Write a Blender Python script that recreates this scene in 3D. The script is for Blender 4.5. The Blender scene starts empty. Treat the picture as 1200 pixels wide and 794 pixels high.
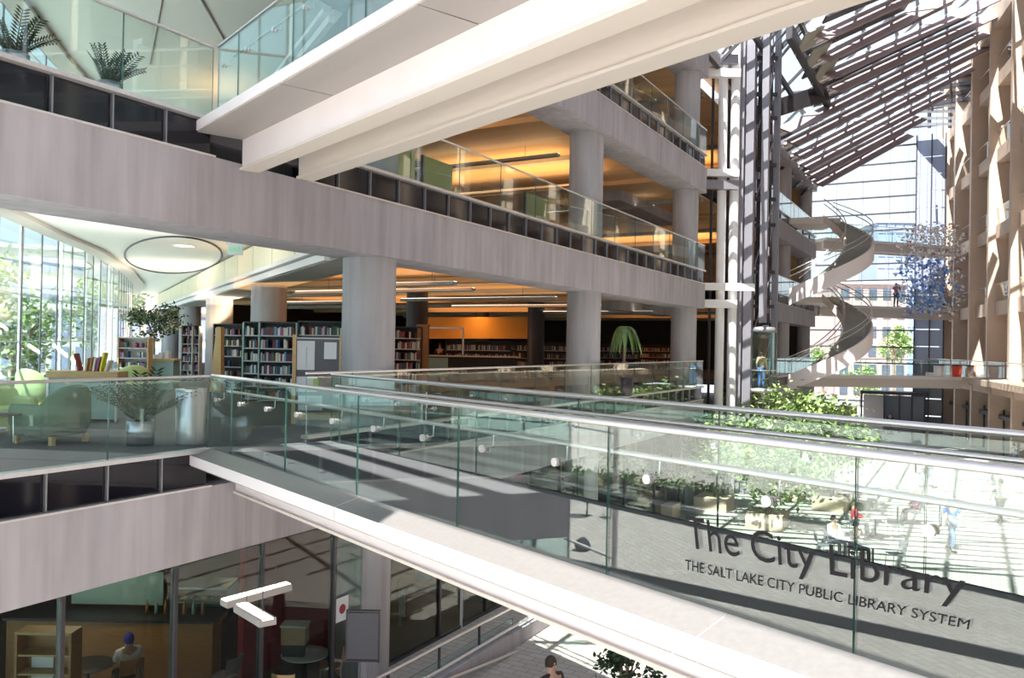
import bpy, math, random
from math import sin, cos, pi, radians as R
from mathutils import Vector as V, Matrix
random.seed(7)
S = bpy.context.scene
C = S.collection
# ------------------------------------------------------------------ camera
cd = bpy.data.cameras.new('camera'); cd.lens = 28.8; cd.sensor_width = 36; cd.clip_end = 800
cam = bpy.data.objects.new('camera', cd); C.objects.link(cam); S.camera = cam
EYE = V((9.812, 0, 1.624))
CM = Matrix.Rotation(R(29.2552), 3, 'Z') @ Matrix.Rotation(R(90.3743), 3, 'X') @ Matrix.Rotation(R(1.0235), 3, 'Z')
cam.matrix_world = Matrix.Translation(EYE) @ CM.to_4x4()
# ------------------------------------------------------------------ world, sun, exposure
W = bpy.data.worlds.new('World'); S.world = W; W.use_nodes = True
wn = W.node_tree.nodes; wl = W.node_tree.links
bg = wn['Background']
tc = wn.new('ShaderNodeTexCoord'); sx = wn.new('ShaderNodeSeparateXYZ'); cr = wn.new('ShaderNodeValToRGB')
wl.new(tc.outputs['Generated'], sx.inputs[0]); wl.new(sx.outputs['Z'], cr.inputs[0]); wl.new(cr.outputs[0], bg.inputs[0])
cr.color_ramp.elements[0].position = 0.0; cr.color_ramp.elements[0].color = (.80, .86, .92, 1)
cr.color_ramp.elements[1].position = .7; cr.color_ramp.elements[1].color = (.62, .78, 1, 1)
bg.inputs[1].default_value = 1.35
sl = bpy.data.lights.new('sun', 'SUN'); sl.energy = 15; sl.angle = R(.25); sl.color = (1, .96, .9)
sun = bpy.data.objects.new('sun', sl); C.objects.link(sun)
SUN = V((.06*.5, .998*.5, -.866)).normalized()
sun.rotation_euler = SUN.to_track_quat('-Z', 'Y').to_euler()
S.view_settings.view_transform = 'Standard'; S.view_settings.look = 'None'; S.view_settings.gamma = 1
S.view_settings.exposure = 0.25
S.cycles.transparent_max_bounces = 40
def area(name, loc, d, sx_, sy_, e, col):
    l = bpy.data.lights.new(name, 'AREA'); l.shape = 'RECTANGLE'; l.size = sx_; l.size_y = sy_; l.energy = e; l.color = col
    o = bpy.data.objects.new(name, l); C.objects.link(o); o.location = loc
    o.rotation_euler = V(d).to_track_quat('-Z', 'Y').to_euler(); return o
H = 4.873
WARM = (1, .54, .21)
for k, es in ((0, 120), (1, 300), (2, 300)):                     # warm uplighting of the reading floors, from the linear lamps
    for x, y in ((-7, 19), (-7, 28), (-16, 31), (-16, 41), (-8, 50)):
        area('uplight', (x, y, k*H + 3.2), (0, 0, 1), 8, 4, es, WARM)
area('cove_light', (-15, 24.5, 3.75), (-.4, -.6, 1), .3, 18, 420, (1, .72, .42))
for p in ((-8, 13), (-17, 22)): area('lounge_fill', (p[0], p[1], 3.0), (0, 0, 1), 4, 4, 75, (1, .95, .88))  # upward fill added to brighten the white lounge ceiling, no fixtures there
for p in ((-4, 9), (-5, 14), (-3, 19)): area('cafe_light', (p[0], p[1], -2.05), (0, 0, -1), 1.5, .4, 26, (1, .75, .5))
# ------------------------------------------------------------------ helpers
def ray(px, py): return CM @ V(((px-600)/960, (397-py)/960, -1))
def at(px, py, d): return EYE + ray(px, py)*d
def atz(px, py, z): r = ray(px, py); return EYE + r*((z-EYE.z)/r.z)
def atx(px, py, x): r = ray(px, py); return EYE + r*((x-EYE.x)/r.x)
def tag(o, label=None, cat=None, group=None, kind=None):
    if label: o['label'] = label
    if cat: o['category'] = cat
    if group: o['group'] = group
    if kind: o['kind'] = kind
    return o
def thing(name, label, cat, loc=(0, 0, 0), rz=0, group=None, kind=None):
    o = bpy.data.objects.new(name, None); C.objects.link(o); o.location = loc; o.rotation_euler = (0, 0, rz)
    o.empty_display_size = .2
    return tag(o, label, cat, group, kind)
def link(name, me, parent=None, label=None, kind=None):
    o = bpy.data.objects.new(name, me); C.objects.link(o)
    if parent: o.parent = parent
    return tag(o, label, None, None, kind)
def dup(root, loc, rz=None, label=None, group=None, parent=None):
    r = root.copy(); C.objects.link(r); r.location = loc
    if rz is not None: r.rotation_euler = (0, 0, rz)
    if label: r['label'] = label
    if group: r['group'] = group
    if parent: r.parent = parent
    for ch in list(root.children):
        c = ch.copy(); C.objects.link(c); c.parent = r
        for g in list(ch.children):
            d = g.copy(); C.objects.link(d); d.parent = c
    return r
class MB:
    def __init__(s): s.v = []; s.f = []; s.m = []; s.sm = []
    def add(s, vs, fs, mi=0, smooth=False):
        b = len(s.v); s.v += [tuple(p) for p in vs]
        for f in fs: s.f.append(tuple(b+i for i in f)); s.m.append(mi); s.sm.append(smooth)
        return s
    def box(s, x0, x1, y0, y1, z0, z1, mi=0, M=None):
        vs = [V((x, y, z)) for z in (z0, z1) for x, y in ((x0, y0), (x1, y0), (x1, y1), (x0, y1))]
        if M is not None: vs = [M @ p for p in vs]
        return s.add(vs, [(0, 3, 2, 1), (4, 5, 6, 7), (0, 1, 5, 4), (1, 2, 6, 5), (2, 3, 7, 6), (3, 0, 4, 7)], mi)
    def bar(s, a, b, w, h, mi=0, up=(0, 0, 1)):
        a = V(a); b = V(b); d = (b-a).normalized(); u = V(up)
        sd = d.cross(u)
        if sd.length < 1e-4: sd = d.cross(V((0, 1, 0)))
        sd.normalize(); u = sd.cross(d).normalized()
        vs = [p + sd*i*w/2 + u*j*h/2 for p in (a, b) for i, j in ((-1, -1), (1, -1), (1, 1), (-1, 1))]
        return s.add(vs, [(0, 3, 2, 1), (4, 5, 6, 7), (0, 1, 5, 4), (1, 2, 6, 5), (2, 3, 7, 6), (3, 0, 4, 7)], mi)
    def tube(s, pts, r, n=8, mi=0, caps=True):
        pts = [V(p) for p in pts]; rings = []; N = len(pts)
        rr = r if isinstance(r, (list, tuple)) else [r]*N
        for i, p in enumerate(pts):
            d = (pts[min(i+1, N-1)] - pts[max(i-1, 0)]).normalized()
            a = d.cross(V((0, 0, 1)) if abs(d.z) < .95 else V((1, 0, 0))).normalized(); b = d.cross(a)
            rings += [p + (a*cos(2*pi*k/n) + b*sin(2*pi*k/n))*rr[i] for k in range(n)]
        fs = [(i*n+k, i*n+(k+1) % n, (i+1)*n+(k+1) % n, (i+1)*n+k) for i in range(N-1) for k in range(n)]
        s.add(rings, fs, mi, True)
        if caps: s.add(rings[:n], [tuple(range(n))[::-1]], mi); s.add(rings[-n:], [tuple(range(n))], mi)
        return s
    def lathe(s, prof, n=24, mi=0, c=(0, 0)):
        vs = [(c[0]+r*cos(2*pi*k/n), c[1]+r*sin(2*pi*k/n), z) for r, z in prof for k in range(n)]
        fs = [(i*n+k, i*n+(k+1) % n, (i+1)*n+(k+1) % n, (i+1)*n+k) for i in range(len(prof)-1) for k in range(n)]
        return s.add(vs, fs, mi, True)
    def prism(s, poly, z0, z1, mi=0):
        n = len(poly); vs = [(x, y, z) for z in (z0, z1) for x, y in poly]
        return s.add(vs, [tuple(range(n))[::-1], tuple(range(n, 2*n))] + [(i, (i+1) % n, n+(i+1) % n, n+i) for i in range(n)], mi)
    def build(s, name, mats, parent=None, label=None, kind=None):
        me = bpy.data.meshes.new(name); me.from_pydata(s.v, [], s.f)
        for m in (mats if isinstance(mats, (list, tuple)) else [mats]): me.materials.append(m)
        me.polygons.foreach_set('material_index', s.m); me.polygons.foreach_set('use_smooth', s.sm)
        me.update()
        return link(name, me, parent, label, kind)
# ------------------------------------------------------------------ materials
def mat(name, col, rough=.6, metal=0, nscale=0, namt=.15, bump=0, stretch=(1, 1, 1), emit=None, detail=4, alt=None):
    m = bpy.data.materials.new(name); m.use_nodes = True; n = m.node_tree.nodes; l = m.node_tree.links
    p = n['Principled BSDF']; p.inputs['Base Color'].default_value = (*col, 1)
    p.inputs['Roughness'].default_value = rough; p.inputs['Metallic'].default_value = metal
    if emit: p.inputs['Emission Color'].default_value = (*emit[0], 1); p.inputs['Emission Strength'].default_value = emit[1]
    if nscale:
        t = n.new('ShaderNodeTexCoord'); mp = n.new('ShaderNodeMapping'); mp.inputs['Scale'].default_value = stretch
        t1 = n.new('ShaderNodeTexNoise'); t1.inputs['Scale'].default_value = nscale; t1.inputs['Detail'].default_value = detail
        r = n.new('ShaderNodeValToRGB'); r.color_ramp.elements[0].position = .3; r.color_ramp.elements[1].position = .7
        c2 = alt or tuple(min(1, c*(1+namt)) for c in col)
        r.color_ramp.elements[0].color = (*[c*(1-namt) for c in col], 1); r.color_ramp.elements[1].color = (*c2, 1)
        l.new(t.outputs['Object'], mp.inputs[0]); l.new(mp.outputs[0], t1.inputs['Vector']); l.new(t1.outputs[0], r.inputs[0]); l.new(r.outputs[0], p.inputs['Base Color'])
        if bump:
            b = n.new('ShaderNodeBump'); b.inputs['Strength'].default_value = bump; b.inputs['Distance'].default_value = .02
            l.new(t1.outputs[0], b.inputs['Height']); l.new(b.outputs[0], p.inputs['Normal'])
    return m
def glass(name, tint, ior=1.5, refl=(1, 1, 1), rough=0):
    m = bpy.data.materials.new(name); m.use_nodes = True; n = m.node_tree.nodes; l = m.node_tree.links
    n.remove(n['Principled BSDF'])
    t = n.new('ShaderNodeBsdfTransparent'); t.inputs[0].default_value = (*tint, 1)
    g = n.new('ShaderNodeBsdfGlossy'); g.inputs['Roughness'].default_value = rough; g.inputs[0].default_value = (*refl, 1)
    f = n.new('ShaderNodeFresnel'); gm = n.new('ShaderNodeNewGeometry'); q = n.new('ShaderNodeMix')   # same reflectance on both faces
    q.inputs[2].default_value = ior; q.inputs[3].default_value = 1/ior; l.new(gm.outputs['Backfacing'], q.inputs[0]); l.new(q.outputs[0], f.inputs[0])
    x = n.new('ShaderNodeMixShader'); l.new(f.outputs[0], x.inputs[0]); l.new(t.outputs[0], x.inputs[1]); l.new(g.outputs[0], x.inputs[2])
    l.new(x.outputs[0], n['Material Output'].inputs[0]); return m
def concrete(name, col):
    m = mat(name, col, .75, 0, 1.3, .13, .15, (1, 1, .35), detail=8)
    n = m.node_tree.nodes; l = m.node_tree.links; p = n['Principled BSDF']
    src = p.inputs['Base Color'].links[0].from_socket
    t = n.new('ShaderNodeTexCoord'); mp = n.new('ShaderNodeMapping'); mp.inputs['Scale'].default_value = (3.2, 3.2, .22)
    w = n.new('ShaderNodeTexNoise'); w.inputs['Scale'].default_value = 1.6; w.inputs['Detail'].default_value = 6
    r = n.new('ShaderNodeValToRGB'); r.color_ramp.elements[0].position = .32; r.color_ramp.elements[0].color = (.78, .75, .74, 1); r.color_ramp.elements[1].position = .62; r.color_ramp.elements[1].color = (1.08, 1.08, 1.1, 1)
    mx = n.new('ShaderNodeMixRGB'); mx.blend_type = 'MULTIPLY'; mx.inputs[0].default_value = .6
    l.new(t.outputs['Object'], mp.inputs[0]); l.new(mp.outputs[0], w.inputs['Vector']); l.new(w.outputs[0], r.inputs[0])
    l.new(src, mx.inputs[1]); l.new(r.outputs[0], mx.inputs[2]); l.new(mx.outputs[0], p.inputs['Base Color'])
    return m
def paver(name, c1, c2, mortar, scale=1, w=.4, h=.2, rough=.7):
    m = mat(name, c1, rough); n = m.node_tree.nodes; l = m.node_tree.links; p = n['Principled BSDF']
    t = n.new('ShaderNodeTexCoord'); b = n.new('ShaderNodeTexBrick'); b.inputs['Color1'].default_value = (*c1, 1); b.inputs['Color2'].default_value = (*c2, 1); b.inputs['Mortar'].default_value = (*mortar, 1)
    b.inputs['Scale'].default_value = scale; b.inputs['Brick Width'].default_value = w; b.inputs['Row Height'].default_value = h; b.inputs['Mortar Size'].default_value = .012
    l.new(t.outputs['Object'], b.inputs['Vector']); l.new(b.outputs[0], p.inputs['Base Color']); return m
Mt = dict(
 conc=concrete('board marked concrete', (.40, .385, .415)), concd=concrete('column concrete', (.40, .395, .415)), soff=mat('concrete soffit', (.36, .35, .32), .8, 0, 2, .08),
 white=mat('white painted steel', (.80, .75, .76), .45, 0, 1, .03), silver=mat('brushed aluminium trim', (.70, .68, .69), .35, .6, 30, .05, 0, (1, 1, .1)),
 ledge=mat('satin steel ledge', (.21, .20, .195), .4, .3, 20, .06, 0, (1, 1, .1)), rail=mat('stainless rail', (.72, .68, .67), .3, .9), chrome=mat('polished steel', (.8, .8, .8), .12, 1), greysoff=mat('grey metal soffit', (.36, .34, .33), .5),
 cream=mat('cream metal panel', (.66, .61, .56), .6), carpet=mat('charcoal carpet', (.095, .088, .097), .95, 0, 60, .2), ceilw=mat('white plaster ceiling', (.90, .90, .85), .8),
 ceilo=mat('warm timber ceiling', (.62, .40, .21), .6, 0, .6, .12, 0, (.3, 3, 1)), band=mat('dark glass band', (.010, .010, .016), .06), finm=mat('dull steel fin', (.30, .31, .34), .4, .7), black=mat('black backing', (.012, .012, .015), .5),
 glass=glass('green tinted guard glass', (.90, .955, .94), 1.68, (.95, 1, .98)), gedge=mat('glass edge', (.05, .13, .11), .15), cglass=glass('curtain wall glass', (.82, .94, .94), 1.5), dglass=glass('smoked cafe glass', (.66, .72, .70), 1.36),
 farg=glass('distant clear glass', (.95, .985, .98), 1.42), frost=mat('translucent cream panel', (.8, .72, .55), .5), dark=mat('dark steel', (.06, .055, .065), .45, .3), steel=mat('grey steel', (.30, .29, .33), .4, .5),
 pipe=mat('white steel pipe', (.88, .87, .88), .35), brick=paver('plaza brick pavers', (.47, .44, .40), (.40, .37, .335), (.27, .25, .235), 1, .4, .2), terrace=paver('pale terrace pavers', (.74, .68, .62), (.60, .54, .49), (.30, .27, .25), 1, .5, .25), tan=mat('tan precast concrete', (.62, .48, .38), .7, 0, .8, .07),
 teal=mat('teal glass cabinet', (.30, .45, .42), .3), lime=mat('lime green upholstery', (.48, .58, .26), .9, 0, 40, .08), sage=mat('sage green upholstery', (.12, .20, .13), .9, 0, 40, .1), wood=mat('pale maple', (.62, .42, .20), .5, 0, 4, .12, 0, (1, 1, 8)),
 woodd=mat('brown veneer', (.40, .20, .08), .5, 0, 4, .15, 0, (1, 1, 8)), leaf=mat('dark glossy leaf', (.02, .048, .02), .45, 0, 8, .4), leafl=mat('bright ficus leaf', (.24, .34, .10), .5, 0, 4, .35), leafp=mat('pale outdoor leaf', (.36, .42, .26), .6, 0, 4, .3), leafm=mat('mid green leaf', (.12, .20, .06), .5, 0, 4, .35),
 bark=mat('grey bark', (.22, .17, .12), .8), soil=mat('dark potting soil', (.05, .035, .025), .95), grey=mat('mid grey fabric board', (.14, .14, .16), .9), paper=mat('white paper', (.75, .77, .82), .7), shelf=mat('dark steel shelving', (.03, .03, .035), .5),
 sedge=mat('pale shelf edge', (.55, .56, .58), .4), red=mat('deep red wall', (.30, .015, .03), .5), brownw=mat('dark brown wall', (.05, .035, .025), .7), orange=mat('amber timber wall', (.75, .34, .06), .5), pink=mat('pink brick facade', (.52, .36, .34), .8),
 stone=mat('pale stone facade', (.70, .66, .60), .8), bglass=mat('blue office glazing', (.30, .34, .48), .15), win=mat('window glass dark', (.10, .12, .16), .15), ground=mat('outdoor paving', (.45, .44, .42), .9), skin=mat('skin', (.52, .32, .24), .6), skind=mat('tanned skin', (.36, .20, .13), .6),
 lamp=mat('lamp diffuser', (.9, .9, .85), .5, emit=((1, .9, .75), 3)), ltr=mat('grey frosted lettering', (.014, .012, .014), 1), alu=mat('planter aluminium', (.62, .64, .68), .3, .85, 2, .15, 0, (6, 6, .05)), yellow=mat('yellow plastic', (.75, .72, .03), .5), green=mat('green lid', (.08, .35, .07), .5),
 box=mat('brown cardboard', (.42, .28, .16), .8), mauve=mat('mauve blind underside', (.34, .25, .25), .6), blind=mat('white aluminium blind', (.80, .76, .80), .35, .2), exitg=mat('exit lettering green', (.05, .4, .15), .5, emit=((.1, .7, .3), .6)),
)
def col(r, g, b, rough=.8): return mat('cloth %d %d %d' % (r*100, g*100, b*100), (r, g, b), rough)
# ------------------------------------------------------------------ floors, ceilings, edge beams of the triangular building
Y0, Y1, Y2, Y3 = 2.7, 34.1, 42.3, 62.2
OUT = [(0, Y0), (-1.6, 3.0), (-4.2, 5.0), (-9.84, 10.7), (-12.34, 13.21), (-15.18, 16.31), (-21, 21.6), (-28, 27.3), (-36, 33)]
poly = OUT + [(-36, Y3), (0, Y3), (0, Y2), (-5, Y2), (-5, Y1), (0, Y1)]
poly = poly[::-1]
for k in range(0, 4):
    tag(MB().prism([(x-.15 if x == 0 else x, y) for x, y in poly], k*H-.30, k*H, 0).build('floor', Mt['carpet']), kind='structure')
def beam(name, y0, y1, k, mt='conc'):
    tag(MB().box(-1.15, 0, y0, y1, k*H-1.609, k*H-.556).build(name, Mt[mt]), kind='structure')
for k in range(0, 4):
    beam('wall_left', Y0, Y1, k); beam('wall_left', Y2, Y3, k)
    tag(MB().box(-5, -3.9, Y1, Y2, k*H-1.609, k*H-.35).build('wall_left', Mt['conc']), kind='structure')
tag(MB().box(-1.15, 0, Y0, Y3, 3*H-.55, 3*H-.02).build('wall_left', Mt['conc']), kind='structure')
# back line (second facade, from the corner column towards the far left)
BD = V((-.84, .54, 0)).normalized(); B0 = V((-.6, 12.8, 0)); BN = V((BD.y, -BD.x, 0))*-1    # BN points to the lounge
if BN.dot(V((-1, -1, 0))) < 0: BN = -BN
for k in (1, 2):
    z = k*H
    tag(MB().bar(B0+V((0, 0, z-1.45)), B0+BD*44+V((0, 0, z-1.45)), 1.15, .32).build('wall_back', Mt['soff']), kind='structure')
    a = B0+BN*.62+BD*.9
    led = MB().bar(a+V((0, 0, z-1.52)), a+BD*43+V((0, 0, z-1.52)), .16, .16).bar(a+BN*.05+V((0, 0, z-1.36)), a+BD*43+BN*.05+V((0, 0, z-1.36)), .28, .10)
    led.build('trim_1' if k == 1 else 'trim_2', Mt['white'])['kind'] = 'structure'
# cream translucent panels standing on that ledge
cl = thing('clerestory_band', 'row of cream translucent panels glowing above the lounge column line', 'panel')
for i in range(16):
    a = B0+BN*.6+BD*(1.2+i*2.6)+V((0, 0, H-.9)); MB().bar(a, a+BD*2.54, .05, .78).build('panel', Mt['frost'], cl)
# ceilings: white over the lounge, warm over the reading floors
inner = [(-1.15, Y0+1.2), (-1.6, 3.4), (-4.2, 5.3), (-9.7, 10.9), (-12.2, 13.4), (-15, 16.5), (-20.9, 21.9), (-27.8, 27.6), (-36, 33.2), (-36, 36.0), (-1.15, 13.1)]
for k, z in ((0, H-.40), (1, 2*H-.36)):
    tag(MB().prism(inner[::-1], z, z+.05).build('ceiling', Mt['ceilw']), kind='structure')
lib = [(-1.15, 13.2), (-36, 36.2), (-36, Y3), (-1.15, Y3)]
for k in (0, 1, 2):
    z = (k+1)*H-1.12
    tag(MB().prism(lib[::-1], z, z+.06).build('ceiling', Mt['ceilo']), kind='structure')
for k in (0, 1, 2):                                              # curved timber fins crossing the warm ceilings
    z = (k+1)*H-1.2
    for j in range(9):
        y = 17+j*5.1
        tag(MB().box(-30 if y > 33 else -1.2-(y-13.2)*1.5, -1.2, y, y+.35, z-.10, z+.08).build('ceiling_rib', Mt['ceilo'] if j % 2 else Mt['soff']), kind='structure')
# thin edge trims
def face_band(k, y0, y1, label, cnt=.875):
    z = k*H
    t = thing('fascia_band', label, 'fascia')
    n = max(1, round((y1-y0)/cnt)); d = (y1-y0)/n
    pm = None
    for i in range(n):
        if pm is None:
            pm = MB().box(-.10, -.08, .02, d-.02, z-.53, z-.05).build('glass_pane', Mt['band'], t); pm.location = (0, y0, 0)
            fm = MB().box(-.08, -.03, -.012, .012, z-.53, z-.05).build('fin', Mt['finm'], t); fm.location = (0, y0, 0)
        else:
            for s_ in (pm, fm): o = s_.copy(); C.objects.link(o); o.location = (0, y0+i*d, 0)
    MB().box(-.5, -.3, y0, y1, z-.53, z-.05).build('backing', Mt['black'], t)
    MB().box(-.12, .03, y0, y1, z-.562, z-.535).build('lower_trim', Mt['silver'], t)
    MB().box(-.14, .04, y0, y1, z-.045, z+.012).build('upper_trim', Mt['silver'], t)
    return t
def pane(t, a, b, z0, z1, th=.016, m='glass'):
    a = V(a); b = V(b); d = (b-a).normalized(); n = V((d.y, -d.x, 0))*th/2; e = d*.006
    a = a+e; b = b-e
    vs = [p+q+V((0, 0, z)) for z in (z0, z1) for p, q in ((a, -n), (b, -n), (b, n), (a, n))]
    mb = MB().add(vs, [(0, 1, 5, 4), (2, 3, 7, 6)], 0).add(vs, [(1, 2, 6, 5), (3, 0, 4, 7), (4, 5, 6, 7)], 1)
    return mb.build('glass_panel', [Mt[m], Mt['gedge']], t)
def guard(p0, p1, z, label, step=1.8, t=None, off=0, h=1.07, rail=.022, m='glass', group=None, posts=False, skip=0):
    if t is None: t = thing('guardrail', label, 'railing', group=group)
    p0 = V((*p0, 0)); p1 = V((*p1, 0)); L = (p1-p0).length; d = (p1-p0)/L
    ss = [0] + [off+i*step for i in range(int(L/step)+2) if .25 < off+i*step < L-.25] + [L]
    for s0, s1 in zip(ss, ss[1:]): pane(t, p0+d*s0, p0+d*s1, z+.0, z+h-.02, m=m)
    MB().tube([p0+V((0, 0, z+h)), p1+V((0, 0, z+h))], rail, 10).build('top_rail', Mt['rail'], t)
    return t
X_ = -.04
face_band(0, Y0, 8.45, 'dark glass band under the lounge floor edge, left of the footbridge'); face_band(0, 10.45, Y1, 'dark glass band under the reading floor edge, right of the footbridge')
face_band(1, Y0, 8.40, 'dark glass band under the upper lounge floor edge at upper left'); face_band(1, 10.3, Y1, 'dark glass band below the second storey guard, beyond the upper footbridge')
face_band(2, Y0, Y1, 'dark glass band under the third storey floor edge')
for k in (0, 1, 2): face_band(k, Y2, Y3, ('far dark glass band of the lowest gallery behind the elevator tower', 'far dark glass band of the middle gallery behind the elevator tower', 'far dark glass band of the top gallery behind the elevator tower')[k], 2.6)
guard((X_, Y0), (X_, 8.42), 0, 'glass guardrail along the lounge edge in front of the armchairs', off=.5)
guard((X_, 10.45), (X_, Y1), 0, 'long glass guardrail running from the footbridge to the elevator tower, same floor', off=1.2)
guard((X_, Y0), (X_, 8.38), H, 'upper lounge glass guardrail with two potted plants behind it', off=.6)
guard((X_, 10.3), (X_, Y1), H, 'second storey glass guardrail reflecting the curtain wall', off=1.2)
guard((X_, Y0), (X_, Y1), 2*H, 'third storey glass guardrail at the top of the picture', off=1.2)
for k in (0, 1, 2): guard((X_, Y2), (X_, Y3), k*H, ('far gallery guardrail level with the footbridge, behind the spiral stair', 'far gallery guardrail one storey up, behind the spiral stair', 'far gallery guardrail two storeys up, under the roof')[k], step=2.6, m='farg')
# ------------------------------------------------------------------ columns
def column(x, y, z0, z1, label, group=None, r=.525, mt='concd'):
    o = MB().lathe([(r, z0), (r, z1)], 40).build('column', Mt[mt]); 
    o.data.transform(Matrix.Translation((0, 0, 0))); o.location = (x, y, 0)
    return tag(o, label, 'column', group)
ys = (12.79, 23.13, 33.21)
ord_ = ('nearest', 'middle', 'farthest')
for i, y in enumerate(ys):
    column(-.62, y, 0, H-1.609, 'round concrete column on the footbridge floor edge, %s of the three' % ord_[i])
    column(-.62, y, -H, -1.609, 'ground floor round column under the %s edge column' % ord_[i])
    column(-.62, y, H, 2*H-1.609, 'second storey round concrete column, %s of the three along the edge' % ord_[i])
    column(-.62, y, 2*H, 3*H-1.609, 'third storey round concrete column, %s of the three along the edge' % ord_[i])
for k in range(1, 5):
    p = B0+BD*9.7*k
    column(p.x, p.y, 0, H-1.609, 'round grey lounge column with bookcases behind, %s in the row from the footbridge' % ('first', 'second', 'third', 'fourth')[k-1])
    if k < 3: column(p.x, p.y, H, 2*H-1.609, 'upper lounge round column, %s in the row' % ('first', 'second')[k-1])
for k in range(-1, 3):
    for i, y in enumerate((43.5, 53.5, 61.2)):
        column(-.62, y, k*H, (k+1)*H-1.609, 'far gallery column behind the spiral stair, %s storey, %s from the tower' % (('ground', 'first', 'second', 'third')[k+1], ('first', 'second', 'last')[i]), r=.45)
for k in (0, 1, 2):
    for i, (x, y) in enumerate(((-9, 26), (-9, 36), (-17, 33), (-17, 44))):
        column(x, y, k*H, (k+1)*H-1.15, 'dark round column deep inside the reading floor of storey %s' % ('one', 'two', 'three')[k], group='inner columns of storey %s' % ('one', 'two', 'three')[k], r=.42, mt='dark')
# inner back walls
for k in (0, 1, 2):
    tag(MB().box(-30, -29.7, 34, 62, k*H, k*H+H-1.1).build('wall_back', Mt['brownw'] if k == 0 else Mt['ceilo']), kind='structure')
    tag(MB().box(-30, -1, 61.6, 61.9, k*H, k*H+H-1.1).build('wall_back', Mt['brownw'] if k == 0 else Mt['ceilo']), kind='structure')
# ------------------------------------------------------------------ footbridges
BU = V((.929, -.370, 0)).normalized(); BW = V((.370, .929, 0)).normalized()
def footbridge(z, label, s1=17, low=False):
    t = thing('footbridge', label, 'bridge')
    M = Matrix.Translation((0, 8.42, z)) @ Matrix(((BU.x, BW.x, 0, 0), (BU.y, BW.y, 0, 0), (0, 0, 1, 0), (0, 0, 0, 1)))
    Wd = 1.93
    MB().box(-.02, s1, -.02, Wd+.02, -.12, 0, 0, M).build('deck', Mt['carpet'], t)
    for sgn, y in ((-1, 0), (1, Wd)):
        for i in range(4):                                        # ledge and fascia plates with open joints
            a = i*4.6; b = min(s1, a+4.59)
            e = MB(); o = y+sgn*.30
            e.add([M @ V(p) for p in ((a, y, .01), (b, y, .01), (b, o, -.07), (a, o, -.07), (a, o, -.21), (b, o, -.21), (b, y, -.21), (a, y, -.21))],
                  [(0, 1, 2, 3), (3, 2, 5, 4), (4, 5, 6, 7), (0, 3, 4, 7), (1, 6, 5, 2)])
            e.m[-5] = 1 if low and sgn < 0 else 0; e.build('edge_plate', [Mt['white'], Mt['ledge']], t)
        MB().box(0, s1, min(y-sgn*.40, y-sgn*.62), max(y-sgn*.40, y-sgn*.62), -.66, -.20, 0, M).build('girder', Mt['white'] if sgn < 0 else Mt['cream'], t)
        MB().box(0, s1, min(y-sgn*.36, y-sgn*.66), max(y-sgn*.36, y-sgn*.66), -.69, -.655, 0, M).build('bottom_flange', Mt['cream'], t)
    for i in range(6):
        for y0, y1 in ((-.28, .40), (.62, Wd-.62), (Wd-.40, Wd+.28)):
            MB().box(i*3.0+.01, i*3.0+2.985, y0, y1, -.23, -.205, 0, M).build('soffit_panel', Mt['greysoff'] if y0 < .6 else Mt['cream'], t)
    for y, off in ((0, .8), (Wd, .3)):
        p0 = M @ V((0.05, y, 0)); p1 = M @ V((s1, y, 0))
        guard((p0.x, p0.y), (p1.x, p1.y), z+.012, '', t=t, off=off, step=1.83, rail=.027)
        sg = 1 if y == 0 else -1
        hz = .87 if sg > 0 else .915
        hr = MB().tube([M @ V((.4, y+sg*.10, hz)), M @ V((s1, y+sg*.10, hz))], .021, 10).build('handrail', Mt['rail'], t)
        s = .27
        while s < s1-.3:
            b = MB()
            b.tube([M @ V((s, y-sg*.035, .74)), M @ V((s, y-sg*.010, .74))], .033, 14, 1)
            b.tube([M @ V((s, y+sg*.010, .74)), M @ V((s, y+sg*.035, .74))], .028, 12, 0)
            b.tube([M @ V((s, y+sg*.035, .74)), M @ V((s, y+sg*.10, .75)), M @ V((s, y+sg*.10, hz-.02))], .008, 6, 0)
            b.build('bracket', [Mt['chrome'], Mt['rail']], hr)
            s += .92
    return t, M
lowbridge, BM_ = footbridge(0, 'wide glass-sided footbridge in the foreground with large grey lettering on its near glass', low=True)
upbridge, _ = footbridge(H, 'footbridge overhead at upper left, seen from below with its pale girders')
# lettering on the near glass: the text is laid out uniformly along the glass
def glass_hit(px, py, off=-.014):
    r = ray(px, py); n = BW; p = V((0, 8.42, 0)) + n*off
    t = (p-EYE).dot(n)/r.dot(n); q = EYE+r*t; return (q-V((0, 8.42, 0))).dot(BU), q.z
def lettering(text, tl, bl, tr, br, cap=.729):
    c = bpy.data.curves.new('lettering', 'FONT'); c.body = text; c.size = 1; c.resolution_u = 4
    o = bpy.data.objects.new('tmp', c); me = bpy.data.meshes.new_from_object(o); bpy.data.objects.remove(o)
    xs = [v.co.x for v in me.vertices]; x0, x1 = min(xs), max(xs)
    caph = max(v.co.y for v in me.vertices if True) if text.isupper() else .729
    (sa, za), (sb, zb), (sc, zc), (sd_, zd) = [glass_hit(*q) for q in (tl, bl, tr, br)]
    for v in me.vertices:
        u = (v.co.x-x0)/(x1-x0); w = v.co.y/caph
        s = (sb*(1-u)+sd_*u)*(1-w)+(sa*(1-u)+sc*u)*w; z = (zb*(1-u)+zd*u)*(1-w)+(za*(1-u)+zc*u)*w
        q = V((0, 8.42, 0))+BU*s+BW*(-.014); v.co = (q.x, q.y, z)
    me.materials.append(Mt['ltr']); return me
link('lettering', lettering('The City Library', (803, 601), (807, 641), (1133, 667), (1130, 703)), lowbridge, 'large grey lettering reading The City Library')
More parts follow.
